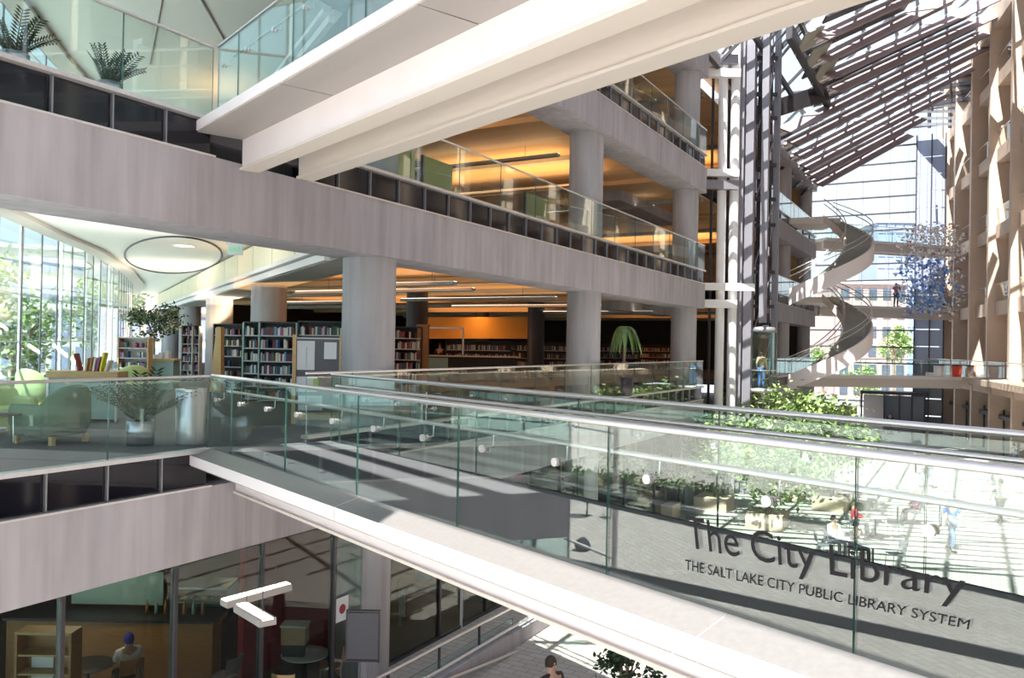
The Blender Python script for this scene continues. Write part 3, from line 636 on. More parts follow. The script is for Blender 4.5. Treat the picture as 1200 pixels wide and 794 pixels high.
# ------------------------------------------------------------------ hanging sculpture
sc = thing('hanging_sculpture', 'cloud of small white and blue pieces hanging beside the far footbridge', 'sculpture', at(1090, 316, 58))
r = random.Random(4); tri = []
for c in (Mt['pipe'], mat('sky blue glass piece', (.10, .28, .75), .3), mat('pale blue glass piece', (.45, .60, .85), .3), mat('copper piece', (.55, .32, .22), .3, .6)):
    m_ = MB().add([(-.11, 0, -.05), (.10, .02, -.07), (.03, -.03, .13), (0, .05, 0)], [(0, 1, 2), (0, 3, 1), (1, 3, 2), (2, 3, 0)]); o = m_.build('piece', c, sc); tri.append(o)
def scp():
    a = r.uniform(0, 6.283); q = r.random()**.5; h = r.uniform(-3.2, 3.2); w = 2.3 if abs(h) < 2.6 else 1.8
    p = (RT*cos(a)+FW*sin(a)*.8)*q*w; blue = h < .9 and r.random() < (.75 if cos(a)*q < .25 else .3)
    return V((p.x, p.y, h)), (r.choice((1, 1, 2)) if blue else (3 if r.random() < .2 else 0))
for i in range(300):
    p, c = scp()
    if i < 4: o = tri[i]
    else: o = tri[c].copy(); C.objects.link(o)
    o.location = p; o.rotation_euler = (r.uniform(0, 6), r.uniform(0, 6), r.uniform(0, 6)); s_ = r.uniform(1.0, 1.9); o.scale = (s_,)*3
rest = [MB() for _ in range(4)]
for i in range(900):
    p, c = scp(); a = V((r.gauss(0, 1), r.gauss(0, 1), r.gauss(0, 1))).normalized(); b = a.cross(V((0, .3, 1))).normalized()
    rest[c].add([p-a*.14, p+a*.12+b*.05, p+b*.2, p+a.cross(b)*.05], [(0, 1, 2), (0, 3, 1), (1, 3, 2), (2, 3, 0)])
for c in range(4): rest[c].build('piece_cloud', tri[c].data.materials[0], sc, kind='stuff')
wr = MB()
for i in range(10):
    a = i*.63; p = (RT*cos(a)+FW*sin(a))*1.6; MB().tube([(p.x, p.y, -3.1), (p.x, p.y, 12)], .008, 4).build('wire', Mt['steel'], sc)
# ------------------------------------------------------------------ people
EYEM = mat('dark eye', (.03, .02, .02), .3)
def skinmesh(name, pts, edges, m, parent, sub=1, root=0):
    me = bpy.data.meshes.new(name); me.from_pydata([p[:3] for p in pts], edges, []); me.materials.append(m)
    o = link(name, me, parent)
    md = o.modifiers.new('Skin', 'SKIN'); md.use_smooth_shade = True
    sv = me.skin_vertices[0].data if me.skin_vertices else None
    if sv is None: me.attributes  # layer is created by the modifier
    for i, p in enumerate(pts): me.skin_vertices[0].data[i].radius = (p[3], p[4] if len(p) > 4 else p[3]); me.skin_vertices[0].data[i].use_root = (i == root)
    if sub: o.modifiers.new('Sub', 'SUBSURF').levels = sub; o.modifiers['Sub'].render_levels = sub
    return o
def person(label, p, face, shirt, trousers, hair=(.04, .03, .02), h=1.75, pose='stand', skin='skin', group=None, shoes=(.04, .03, .03), long=False, cap=None):
    """face = direction the person looks, as a world vector"""
    t = thing('person', label, 'person', p, math.atan2(face[1], face[0])-pi/2, group); k = h/1.75
    J = dict(pel=(0, 0, .95), sp=(0, 0, 1.14), ch=(0, .0, 1.34), nk=(0, -.01, 1.47), hd=(0, .01, 1.58), ht=(0, .01, 1.70))
    for s, S_ in ((-1, 'l'), (1, 'r')):
        if pose == 'sit':
            L = dict(hip=(.09, .02, .93), kn=(.11, .44, .92), an=(.11, .46, .50), toe=(.12, .60, .46)); A = dict(sh=(.18, 0, 1.40), el=(.22, .08, 1.14), wr=(.16, .32, 1.14), hn=(.13, .40, 1.14))
        elif pose == 'walk':
            L = dict(hip=(.09, 0, .9), kn=(.1, .20*s+.05, .50), an=(.1, .26*s-.06, .10), toe=(.11, .26*s+.08, .04)); A = dict(sh=(.19, 0, 1.40), el=(.24, -.12*s, 1.14), wr=(.24, -.12*s+.14, .93), hn=(.24, -.12*s+.18, .86))
        elif pose == 'hips':
            L = dict(hip=(.09, 0, .9), kn=(.12, .02, .49), an=(.14, -.02, .09), toe=(.17, .12, .03)); A = dict(sh=(.19, 0, 1.40), el=(.30, -.04, 1.16), wr=(.19, .10, 1.0), hn=(.14, .12, .97))
        elif pose == 'phone':
            L = dict(hip=(.09, 0, .9), kn=(.11, .02, .49), an=(.12, -.02, .09), toe=(.15, .12, .03)); A = dict(sh=(.19, 0, 1.40), el=(.26, .12, 1.22), wr=(.12, .22, 1.48), hn=(.08, .22, 1.55))
        else:
            L = dict(hip=(.09, 0, .9), kn=(.1, .02, .49), an=(.1, -.02, .09), toe=(.12, .12, .03)); A = dict(sh=(.19, 0, 1.40), el=(.24, -.02, 1.13), wr=(.25, .06, .90), hn=(.245, .09, .82))
        for q, w in {**L, **A}.items(): J[q+S_] = (s*w[0], w[1], w[2])
    def P(n, r1, r2=None): a = J[n]; return (a[0]*k, a[1]*k, a[2]*k, r1*k, (r2 or r1)*k)
    pts = [P('pel', .13, .10), P('sp', .12, .09), P('ch', .145, .10), P('nk', .055), P('hd', .078, .09), P('ht', .055, .07)]; ed = [(0, 1), (1, 2), (2, 3), (3, 4), (4, 5)]
    for S_, s in (('l', -1), ('r', 1)):
        b = len(pts); pts += [P('sh'+S_, .05), P('el'+S_, .04), P('wr'+S_, .026), P('hn'+S_, .036, .02), P('hip'+S_, .085), P('kn'+S_, .055), P('an'+S_, .036), P('toe'+S_, .035, .025)]
        ed += [(2, b), (b, b+1), (b+1, b+2), (b+2, b+3), (0, b+4), (b+4, b+5), (b+5, b+6), (b+6, b+7)]
        w = V(J['wr'+S_]); hnd = V(J['hn'+S_]); d = (hnd-w).normalized(); sd = d.cross(V((s, .2, 0))).normalized()
        for f, (off, ln) in enumerate(((-.03, .065), (-.01, .08), (.01, .075), (.03, .055), (.05, .04))):
            st = hnd+sd*off*.9; e = (st+d*ln+V((-s*.012, .01, 0))) if f < 4 else (hnd+sd*.06+d*.02)
            pts += [(e.x*k, e.y*k, e.z*k, .008*k, .008*k)]; ed.append((b+3, len(pts)-1))
    skinmesh('body', pts, ed, Mt[skin], t)
    e = .014
    q = [P('pel', .135+e, .105+e), P('sp', .12+e, .09+e), P('ch', .15+e, .105+e), P('nk', .06)]; qe = [(0, 1), (1, 2), (2, 3)]
    for S_ in 'lr':
        b = len(q); el = J['el'+S_]; sh = J['sh'+S_]; wr_ = J['wr'+S_]
        if long: q += [P('sh'+S_, .062), P('el'+S_, .052), P('wr'+S_, .038)]; qe += [(2, b), (b, b+1), (b+1, b+2)]
        else:
            m_ = [sh[i]*.25+el[i]*.75 for i in range(3)]; q += [P('sh'+S_, .066), (m_[0]*k, m_[1]*k, m_[2]*k, .062*k, .062*k)]; qe += [(2, b), (b, b+1)]
    skinmesh('shirt', q, qe, shirt, t)
    q = [P('pel', .135+e, .108+e)]; qe = []
    for S_ in 'lr':
        b = len(q); q += [P('hip'+S_, .10), P('kn'+S_, .07), P('an'+S_, .055)]; qe += [(0, b), (b, b+1), (b+1, b+2)]
    skinmesh('trousers', q, qe, trousers, t)
    hd = V(J['hd'])*k; hm = MB()
    n1, n2 = 12, 6; vs = []
    for i in range(n2+1):
        th = pi*.62*i/n2
        for j in range(n1): a = 2*pi*j/n1; vs.append((hd.x+.092*k*sin(th)*cos(a), hd.y-.018*k+.108*k*sin(th)*sin(a)*(1 if sin(a) < .2 else .8), hd.z+.03*k+.115*k*cos(th)-(.03*k if sin(a) < 0 and i == n2 else 0)))
    hm.add(vs, [(i*n1+j, i*n1+(j+1) % n1, (i+1)*n1+(j+1) % n1, (i+1)*n1+j) for i in range(n2) for j in range(n1)], 0, True)
    hm.build('cap' if cap else 'hair', cap or col(*hair), t)
    fc = MB().add([(hd.x-.012*k, hd.y+.085*k, hd.z-.01*k), (hd.x+.012*k, hd.y+.085*k, hd.z-.01*k), (hd.x, hd.y+.085*k, hd.z+.03*k), (hd.x, hd.y+.112*k, hd.z-.012*k)], [(0, 1, 3), (1, 2, 3), (2, 0, 3)]); fc.build('nose', Mt[skin], t)
    for s in (-1, 1):
        MB().lathe([(.001, -.008), (.009, 0), (.001, .008)], 8).build('eye', EYEM, t).location = (hd.x+s*.03*k, hd.y+.088*k, hd.z+.025*k)
        fo = V(J[('an' if 1 else '')+('l' if s < 0 else 'r')])*k; to = V(J['toe'+('l' if s < 0 else 'r')])*k
        MB().bar(fo+V((0, -.04, -.04))*k, to+V((0, .05, .0))*k, .09*k, .07*k).build('shoe', col(*shoes), t)
    MB().bar((hd.x-.022*k, hd.y+.09*k, hd.z-.045*k), (hd.x+.022*k, hd.y+.09*k, hd.z-.045*k), .01, .006).build('mouth', col(.4, .12, .1), t)
    return t
def seatz(p): return V((p.x, p.y, p.z-.47))
cloth = {n: col(*c) for n, c in dict(blue=(.10, .24, .80), jeans=(.16, .24, .42), black=(.03, .03, .035), white=(.8, .8, .82), purple=(.22, .06, .13), red=(.7, .06, .10), pinky=(.45, .12, .22), grey=(.2, .2, .22), yellow=(.75, .65, .35), cap=(.05, .06, .4)).items()}
st = mat('striped shirt', (.7, .74, .8), .8); n_ = st.node_tree.nodes; l_ = st.node_tree.links
w_ = n_.new('ShaderNodeTexWave'); w_.bands_direction = 'Z'; w_.inputs['Scale'].default_value = 5.5; tcx = n_.new('ShaderNodeTexCoord'); rp = n_.new('ShaderNodeValToRGB'); rp.color_ramp.interpolation = 'CONSTANT'; rp.color_ramp.elements[0].color = (.75, .8, .85, 1); rp.color_ramp.elements[1].color = (.08, .14, .28, 1); rp.color_ramp.elements[1].position = .6
l_.new(tcx.outputs['Object'], w_.inputs[0]); l_.new(w_.outputs[0], rp.inputs[0]); l_.new(rp.outputs[0], n_['Principled BSDF'].inputs['Base Color'])
CAMD = -FW
person('man in blue shirt and jeans walking on the sunlit plaza, face to us', atz(1115, 645, -H), CAMD+RT*.1, cloth['blue'], cloth['jeans'], (.25, .22, .2), 1.78, 'walk')
person('person in striped shirt and dark shorts walking away on the plaza', atz(1172, 613, -H), FW+RT*.2, st, cloth['black'], (.05, .04, .03), 1.75, 'walk')
person('person in black jacket and light jeans walking across the far plaza', atz(1088, 571, -H), RT*-1, cloth['black'], col(.35, .45, .6), h=1.75, pose='walk', long=True)
person('person in pink top and black trousers photographing from the far footbridge', V((5.0, 65.9, H)), CAMD, cloth['pinky'], cloth['black'], h=1.78, pose='phone', long=True)
person('person with dark coat in the end wall entrance', V((4.35, 70.6, -H)), CAMD, cloth['black'], cloth['black'], pose='stand', long=True)
pe = at(893, 400, 37.2); person('passenger in yellow top and jeans inside the glass elevator car', V((pe.x, pe.y, -.16)), CAMD*-1+RT, cloth['yellow'], col(.06, .2, .5), h=1.7, long=True)
person('person in dark blue standing by the shop fronts at the right edge', atz(1188, 556, -H), RT*-1, col(.05, .08, .16), cloth['black'], long=True)
pp = at(646, 790, 12.6); person('person in dark clothes under the footbridge beside the stair wall', V((pp.x, pp.y, -H)), BU, cloth['black'], cloth['black'], long=True)
# ------------------------------------------------------------------ cafe tables and chairs on the plaza
def make_table(label, p, group=None, top='silver'):
    t = thing('cafe_table', label, 'table', p, group=group)
    MB().lathe([(0, .735), (.42, .735), (.44, .745), (.42, .76), (0, .76)], 24).build('tabletop', Mt[top], t); MB().tube([(0, 0, .02), (0, 0, .735)], .035, 10).build('pedestal', Mt['dark'], t)
    MB().lathe([(0, 0), (.26, 0), (.24, .02), (.05, .04), (0, .04)], 20).build('base', Mt['dark'], t); return t
def make_chair(label, p, rz, m='grey', group=None):
    t = thing('cafe_chair', label, 'chair', p, rz, group)
    s = MB(); s.add([(-.2, -.18, .45), (.2, -.18, .45), (.22, .2, .46), (-.22, .2, .46), (-.2, -.18, .47), (.2, -.18, .47), (.22, .2, .48), (-.22, .2, .48)], [(0, 3, 2, 1), (4, 5, 6, 7), (0, 1, 5, 4), (1, 2, 6, 5), (2, 3, 7, 6), (3, 0, 4, 7)]); s.build('seat', Mt[m] if m in Mt else cloth[m], t)
    b = MB(); vs = []
    for i in range(7):
        a = -.20+.4*i/6; c = -.20-.05*(1-(i/3-1)**2)
        for z, o in ((.58, 0), (.86, -.06)): vs += [(a, c+o, z), (a, c+o-.015, z)]
    b.add(vs, [(4*i, 4*i+4, 4*i+6, 4*i+2) for i in range(6)]+[(4*i+1, 4*i+3, 4*i+7, 4*i+5) for i in range(6)]+[(4*i+2, 4*i+6, 4*i+7, 4*i+3) for i in range(6)]); b.build('backrest', Mt[m] if m in Mt else cloth[m], t)
    for x, y in ((-.19, -.18), (.19, -.18), (-.2, .18), (.2, .18)):
        MB().tube([(x*1.1, y*1.15, 0), (x, y, .45)]+([(x*.98, y-.05, .86)] if y < 0 else []), .011, 6).build('leg', Mt['steel'], t)
    return t
TZ = -H+.76
spots = ((995, 629, 'nearest the footbridge glass'), (1023, 637, 'right beside the nearest'), (1026, 604, 'behind the two nearest'), (1052, 590, 'where the woman in purple sits'), (1000, 575, 'beside the tree'), (835, 562, 'seen through the glass left of the lettering'))
tabs = []
for px, py, l in spots: p = atz(px, py, TZ); tabs.append(make_table('round metal plaza table %s' % l, (p.x, p.y, -H)))
hatl = thing('hat', 'dark hat with pale band lying on a near plaza table', 'hat', atz(1008, 630, TZ)); MB().lathe([(0, 0), (.2, 0), (.21, .02), (.12, .03), (.11, .12), (.06, .15), (0, .15)], 18).build('crown', cloth['black'], hatl); MB().lathe([(.123, .04), (.123, .075)], 18).build('band', cloth['white'], hatl)
cn = 0
def chair_by(ti, ang, m='grey', occ=None):
    global cn
    T = tabs[ti].location; p = V((T.x+cos(ang)*.72, T.y+sin(ang)*.72, -H)); rz = ang+pi/2
    side = 'left' if (p-T).dot(RT) < -.3 else ('right' if (p-T).dot(RT) > .3 else ('far side' if (p-T).dot(FW) > 0 else 'near side'))
    c = make_chair('grey chair, %s of the table %s' % (side, spots[ti][2]), p, rz)
    if occ:
        person(occ[0], V((p.x, p.y, -H-.38)), (T-p), occ[1], occ[2], occ[3], 1.7, 'sit', long=True)
A0 = math.atan2(RT.y, RT.x)
chair_by(0, A0+pi*.9); chair_by(0, A0+.3+pi/2, occ=('seated person in white top behind the nearest plaza table', cloth['white'], cloth['grey'], (.05, .04, .03)))
chair_by(1, A0+.1); chair_by(1, A0+pi*.6, occ=('seated person in black bent over the nearest table pair', cloth['black'], cloth['black'], (.03, .02, .02)))
chair_by(2, A0+pi*.95, occ=('seated person in bright red top left of the second table row', cloth['red'], cloth['grey'], (.3, .2, .12))); chair_by(2, A0)
chair_by(3, A0+.1, occ=('seated woman in purple top beside the sunlit plaza floor', cloth['purple'], cloth['purple'], (.5, .35, .22))); chair_by(3, A0+pi*.95)
chair_by(4, A0+2.6); chair_by(4, A0-.4); chair_by(5, A0+.3); chair_by(5, A0+3.3)
# outdoor terrace beyond the building corner, seen mirrored in the near glass
NG = V((-.370, -.929, 0))
def mirror(px, py, z=-H): p = atz(px, py, z); d = (p-V((0, 8.42, 0))).dot(NG); q = p-NG*2*d; return V((q.x, q.y, z))
hp = [mirror(640, 566), mirror(760, 583), mirror(905, 604), mirror(1010, 618)]
for i, (a, b) in enumerate(zip(hp, hp[1:])):
    t = thing('hedge_trough', 'long dark planter trough with ivy mirrored in the footbridge glass, %s' % ('left length', 'middle length', 'right length')[i], 'planter', a, math.atan2((b-a).y, (b-a).x)); L = (b-a).length
    MB().box(0, L-.15, -.3, .3, 0, .62).build('trough', Mt['dark'], t)
    fm = MB(); rr = random.Random(i)
    for j in range(700):
        p = V((rr.uniform(0, L), rr.gauss(0, .25), .6+abs(rr.gauss(0, .18))-(.3 if rr.random() < .2 else 0))); a_ = V((rr.gauss(0, 1), rr.gauss(0, 1), rr.gauss(0, 1))).normalized()*.09; b_ = a_.cross(V((rr.gauss(0, 1), 1, 0))).normalized()*.05
        fm.add([p-a_, p+b_, p+a_, p-b_], [(0, 1, 2, 3)], rr.random() < .4)
    fm.build('foliage', [Mt['leafm'], Mt['leafl']], t, kind='stuff')
for px, py, l in ((688, 604, 'terrace table mirrored in the glass left of the lettering'), (840, 575, 'second terrace table mirrored above the trough')):
    p = mirror(px, py); make_table(l, p)
    q = mirror(px+28, py+2); make_chair('terrace chair beside the %s' % ('first mirrored table' if px < 700 else 'second mirrored table'), q, 1.2)
q = mirror(683, 645); rk = thing('blob', 'dark bag put in for a chair shadow on the terrace, mirrored in the glass', 'blob', q); MB().lathe([(0, 0), (.22, .02), (.27, .15), (.2, .32), (.08, .42), (0, .42)], 12).build('lump', cloth['black'], rk)  # dark lump put in to stand for a chair's shadow
# dark transom of the corner glazing, also seen mirrored in the near glass
tb = MB(); ta, tb_ = mirror(560, 636, -2.2), mirror(1260, 788, -2.2); tb.bar(ta, tb_, .06, .16)
tag(tb.build('trim_5', Mt['dark']), kind='structure')
# ------------------------------------------------------------------ lounge furniture
def cam_dir(r_, f_): v = RT*r_+FW*f_; return math.atan2(v.y, v.x)-pi/2        # rz so that local +y points that way
def armchair(label, p, rz, m):
    t = thing('armchair', label, 'armchair', p, rz)
    # tub: arms and back as one curved shell
    n = 22; vs = []; fs = []
    for i in range(n+1):
        u = i/n; a = pi*(u*1.0)   # from right arm front round the back to left arm front
        if u < .28: x, y = .43, .40-(u/.28)*.62; hgt = .60
        elif u > .72: x, y = -.43, .40-((1-u)/.28)*.62; hgt = .60
        else: q = (u-.28)/.44*pi; x, y = .43*cos(q), -.22-.22*sin(q); hgt = .60+.30*sin(q)**.7
        nx, ny = (1, 0) if u < .28 else ((-1, 0) if u > .72 else (cos((u-.28)/.44*pi), -sin((u-.28)/.44*pi)))
        th = .13; lean = .06*max(0, hgt-.6)/.3
        o = (x+nx*.0, y+ny*lean); i_ = (x-nx*th, y-ny*(th-lean))
        vs += [(x-nx*.05, y-ny*.05, .13), (o[0]+nx*.01, o[1]+ny*.01, .35), (o[0], o[1], hgt-.05), ((o[0]*.7+i_[0]*.3), (o[1]*.7+i_[1]*.3), hgt), ((o[0]*.3+i_[0]*.7), (o[1]*.3+i_[1]*.7), hgt), (i_[0], i_[1], hgt-.05), (i_[0], i_[1], .30), (i_[0], i_[1], .13)]
    k = 8
    fs = [(i*k+j, i*k+(j+1) % k, (i+1)*k+(j+1) % k, (i+1)*k+j) for i in range(n) for j in range(k)]+[tuple(range(k))[::-1], tuple(n*k+j for j in range(k))]
    MB().add(vs, fs, 0, True).build('tub_shell', m, t)
    MB().box(-.30, .30, -.26, .36, .14, .30).build('seat_base', m, t)
    c = MB(); g = []
    for z, s_ in ((.30, .96), (.33, 1), (.42, 1), (.45, .95)): g += [(-.30*s_, -.27*s_, z), (.30*s_, -.27*s_, z), (.30*s_, .39*s_, z), (-.30*s_, .39*s_, z)]
    c.add(g, [(i*4+j, i*4+(j+1) % 4, i*4+4+(j+1) % 4, i*4+4+j) for i in range(3) for j in range(4)]+[(3, 2, 1, 0), (12, 13, 14, 15)]); c.build('cushion', m, t)
    for x, y in ((-.34, .33), (.34, .33), (-.30, -.32), (.30, -.32)): MB().box(x-.035, x+.035, y-.035, y+.035, 0, .13).build('leg', Mt['wood'], t)
    return t
armchair('sage green armchair with pale wood feet turned away, beside the potted plant', atz(62, 518, 0), cam_dir(-1, .35), Mt['sage'])
armchair('lime green armchair at the left edge facing the sage one', atz(-2, 508, 0), cam_dir(.85, -.6), Mt['lime'])
armchair('far lime armchair showing only its pale back above the guard rail at left', atz(48, 478, 0), cam_dir(.3, 1), Mt['lime'])
armchair('pale green armchair beyond the display cabinet, near the glass wall', atz(150, 466, 0), cam_dir(-.6, .6), Mt['lime'])
t = thing('side_table', 'low side table with thin steel legs between the green armchairs', 'table', atz(6, 520, 0)); MB().lathe([(0, .44), (.3, .44), (.3, .47), (0, .47)], 24).build('tabletop', Mt['dark'], t)
for a in (0, 1.57, 3.14, 4.71): MB().tube([(.22*cos(a), .22*sin(a), 0), (.2*cos(a), .2*sin(a), .44)], .012, 6).build('leg', Mt['chrome'], t)
def zz_plant(label, p, n=13, L=.75, seed=1, pr=.19, ph=.40):
    t = thing('potted_plant', label, 'plant', p); r = random.Random(seed)
    MB().lathe([(0, .01), (pr-.01, .01), (pr, .0), (pr, ph), (pr-.015, ph), (pr-.015, ph-.05), (0, ph-.05)], 32).build('pot', Mt['alu'], t)
    MB().lathe([(0, ph-.045), (pr-.02, ph-.045)], 16).build('soil', Mt['soil'], t)
    for i in range(n):
        a = i*2.4+r.uniform(-.3, .3); out = r.uniform(.25, 1.0); l = L*r.uniform(.75, 1.1); m = MB(); pts_ = []
        for j in range(9):
            u = j/8; pts_.append(V((cos(a)*(.05+out*l*u**1.3), sin(a)*(.05+out*l*u**1.3), ph-.05+l*(1.15-.35*out)*u-.25*out*l*u*u)))
        m.tube(pts_, [.010-.0009*j for j in range(9)], 5)
        for j in range(26):
            u = .12+.88*(j//2)/12.5; f = u*8; k = min(7, int(f)); q = pts_[k].lerp(pts_[k+1], f-k); d = (pts_[k+1]-pts_[k]).normalized()
            s = 1 if j % 2 else -1; sd = d.cross(V((0, 0, 1))).normalized()*s; lf = .165*L/.75*(1-.45*abs(u-.5)); nrm = sd.cross(d).normalized()
            b = (sd*.8+d*.5+nrm*.25).normalized(); w = d*.024*L/.75
            m.add([q, q+b*lf*.5+w, q+b*lf, q+b*lf*.5-w], [(0, 1, 2, 3)])
        m.build('frond', Mt['leaf'], t)
    return t
zz_plant('potted dark-leaved plant in an aluminium pot between the sage armchair and the metal drum', atz(164, 521, 0), 20, .80, 3, .195, .37)
bn = thing('waste_drum', 'tall ribbed aluminium drum standing at the corner of the lounge guardrail', 'bin', atz(223, 519, 0)); MB().lathe([(0, 0), (.22, 0), (.225, .02), (.225, .82), (.20, .84), (0, .84)], 36).build('body', Mt['alu'], bn)
MB().lathe([(.228, .80), (.232, .83), (.228, .85)], 36).build('rim', Mt['silver'], bn); MB().lathe([(.0, .845), (.1, .845), (.1, .855), (0, .855)], 20).build('lid', Mt['dark'], bn)
for px, k_, lab in ((17, 60, 'upper lounge potted plant cut by the left edge of the picture'), (128, 104, 'upper lounge potted plant with long fronds, left of the overhead footbridge')):
    p = atx(px, k_, -.62); p.z = H; zz_plant(lab, p, 12, .55, int(px), .17, .26)
# display cabinet with books on top
cb = thing('display_cabinet', 'teal glass display cabinet with a wooden top behind the sage armchair', 'cabinet', atz(96, 494, 0), cam_dir(-.12, 1)); cw = .62
MB().box(-cw, cw, -.02, .5, .06, .84).build('cabinet_body', Mt['teal'], cb); MB().box(-cw-.03, cw+.03, -.05, .53, .84, .96).build('wooden_top', Mt['wood'], cb)
for x in (-cw, cw): MB().box(x-.02, x+.02, -.04, .0, 0, .84).build('post', Mt['silver'], cb)
BKC = [col(.28, .05, .05), col(.05, .09, .22), col(.55, .5, .4), col(.08, .2, .12), col(.75, .74, .7), col(.5, .2, .05), col(.12, .1, .1), col(.35, .12, .3), col(.2, .35, .5)]
cabM = Matrix.Translation(cb.location) @ Matrix.Rotation(cam_dir(-.12, 1), 4, 'Z')
def bookmesh(m): b = MB().box(-.5, .5, -.5, .5, 0, 1); me = b.build('book', m); C.objects.unlink(me); return me.data
BM = [bookmesh(m) for m in BKC]+[bookmesh(Mt['yellow']), bookmesh(Mt['red'])]
def book(M, w, d, h, c, label, group=None, tilt=0):
    o = bpy.data.objects.new('book', BM[c]); C.objects.link(o)
    o.matrix_world = M @ Matrix.Rotation(tilt, 4, 'Y') @ Matrix.Diagonal((w, d, h, 1)); return tag(o, label, 'book', group)
for i, (x, c, h, tl, nm) in enumerate(((-.12, 0, .34, -.25, 'dark red'), (.0, 2, .25, .12, 'beige'), (.08, 5, .27, .12, 'orange'), (.14, 4, .26, .15, 'white'), (.20, 7, .28, .2, 'violet'), (.27, 9, .36, .18, 'bright yellow'), (.36, 4, .22, .35, 'pale upright'))):
    book(cabM @ Matrix.Translation((x, .2, .962+abs(tl)*.02)), .035, .2, h, c, '%s book leaning on the wooden top of the teal cabinet' % nm, 'books displayed on the cabinet', tl)
# ------------------------------------------------------------------ book stacks
CN = ('dark red', 'navy', 'beige', 'dark green', 'white', 'orange', 'black', 'violet', 'light blue'); ORD = ('lowest', 'second', 'third', 'fourth', 'fifth', 'sixth')
def ordn(n): return '%d%s' % (n, 'th' if 10 < n % 100 < 14 else {1: 'st', 2: 'nd', 3: 'rd'}.get(n % 10, 'th'))
NB = 0; rB = random.Random(12)
def bookcase(label, p, rz, w, h, shelves, depth=.30, frame='shelf', edge='sedge', end='shelf', books='single', group=None, name='bookcase', back=True, fill=.95, bh=.24, z0=.08):
    global NB
    t = thing(name, label, 'bookcase', p, rz)
    for x, nm in ((-w/2, 0), (w/2, 1)): MB().box(x-.02, x+.02, -.02, depth, 0, h).build('side_panel', Mt[end], t)
    if back: MB().box(-w/2, w/2, depth-.015, depth, 0, h).build('back_panel', Mt[frame], t)
    M = Matrix.Translation(p) @ Matrix.Rotation(rz, 4, 'Z'); dz = (h-z0)/shelves
    for k in range(shelves):
        z = z0+k*dz
        MB().box(-w/2+.02, w/2-.02, -.005, depth-.02, z-.03, z, 0).build('shelf', Mt[edge], t)
        x = -w/2+.04; row = MB() if books == 'stuff' else None
        ms = []
        while x < w/2-.07:
            bw = rB.uniform(.022, .05); hh = rB.uniform(.72, 1)*min(bh, dz-.06)
            if rB.random() > fill: x += .12; continue
            ci = rB.choice((0, 1, 2, 3, 4, 6, 6, 7, 8, 0, 1, 4))
            if row is None and NB < 285:
                NB += 1; ms.append(1); book(M @ Matrix.Translation((x+bw/2, .02+.085, z+.001)), bw*.93, .17, hh, ci, '%s book, %s shelf up, %s from the left, %s' % (CN[ci], ORD[k], ordn(len(ms)), group), 'books in the bookcase %s' % group)
            else:
                if row is None: row = MB()
                row.box(x, x+bw*.93, .02, .19, z+.001, z+hh, ci); 
            x += bw
        if row and row.v:
            o = row.build('book_row', BKC, t, kind='stuff')
    MB().box(-w/2, w/2, -.01, depth, h-.02, h+.02).build('top_panel', Mt[frame], t)
    return t
def facing(): return cam_dir(0, 1)
p = atz(324, 472, 0); bookcase('dark bookcase with pale green end posts, left part beside the notice board', p, facing()+.05, .95, 2.08, 6, end='teal', group='left of the notice board')
p2 = p+V((cos(facing()+.05), sin(facing()+.05), 0))*1.62; bookcase('dark bookcase whose top row shows above the notice board', p2, facing()+.05, 2.2, 2.12, 6, books='stuff')
p = atz(293, 470, 0); bookcase('narrow dark bookcase seen between the lounge column and the green post', p, facing()+.05, .42, 2.08, 6, end='teal', books='stuff')
p = atz(266, 457, 0); bookcase('dark bookcase behind the wood-ended panel, between two lounge columns', p, facing()-.1, .95, 2.1, 6, books='stuff', bh=.22, fill=.8)
t = thing('end_panel', 'tall pale wood end panel leaning beside the dark bookcase between the columns', 'panel', atz(252, 459, 0), facing()); MB().add([(-.18, 0, 0), (.18, 0, 0), (.18, .3, 0), (-.18, .3, 0), (.0, 0, 2.0), (.14, 0, 2.0), (.14, .3, 2.0), (0, .3, 2.0)], [(0, 3, 2, 1), (4, 5, 6, 7), (0, 1, 5, 4), (1, 2, 6, 5), (2, 3, 7, 6), (3, 0, 4, 7)]).build('panel', Mt['wood'], t)
for px, lab in ((218, 'left'), (226, 'right')): p = atz(px, 446, 0); bookcase('slim white-edged bookcase seen end-on behind the lounge columns, %s one' % lab, p, facing(), .42, 2.1, 6, end='sedge', books='stuff')
p = atz(476, 462, 0); bookcase('dark bookcase right of the nearest big column', p, facing(), .90, 2.1, 6, group='right of the big column')
t = thing('end_panel', 'tall brown wood end panel right of the big column', 'panel', atz(494, 462, 0), facing()); MB().box(-.17, .17, -.05, .35, 0, 2.15).build('panel', Mt['woodd'], t); MB().box(-.19, .19, -.07, .37, 2.15, 2.2).build('cap', Mt['woodd'], t)
for i, (px, py, w, d) in enumerate(((560, 444, 3.0, .3), (640, 440, 3.2, .3), (720, 437, 3.0, .3), (430, 446, 2.5, .3), (760, 434, 3.0, .3), (595, 433, 4, .3))):
    p = atz(px, py, 0); bookcase('low dark bookcase deep in the reading floor, %s' % ('under the amber wall', 'left of the second column', 'behind the palm', 'hidden behind the nearest column', 'near the corner column', 'rear row under the amber wall')[i], p, facing(), w, 1.75, 4, books='stuff', bh=.26)
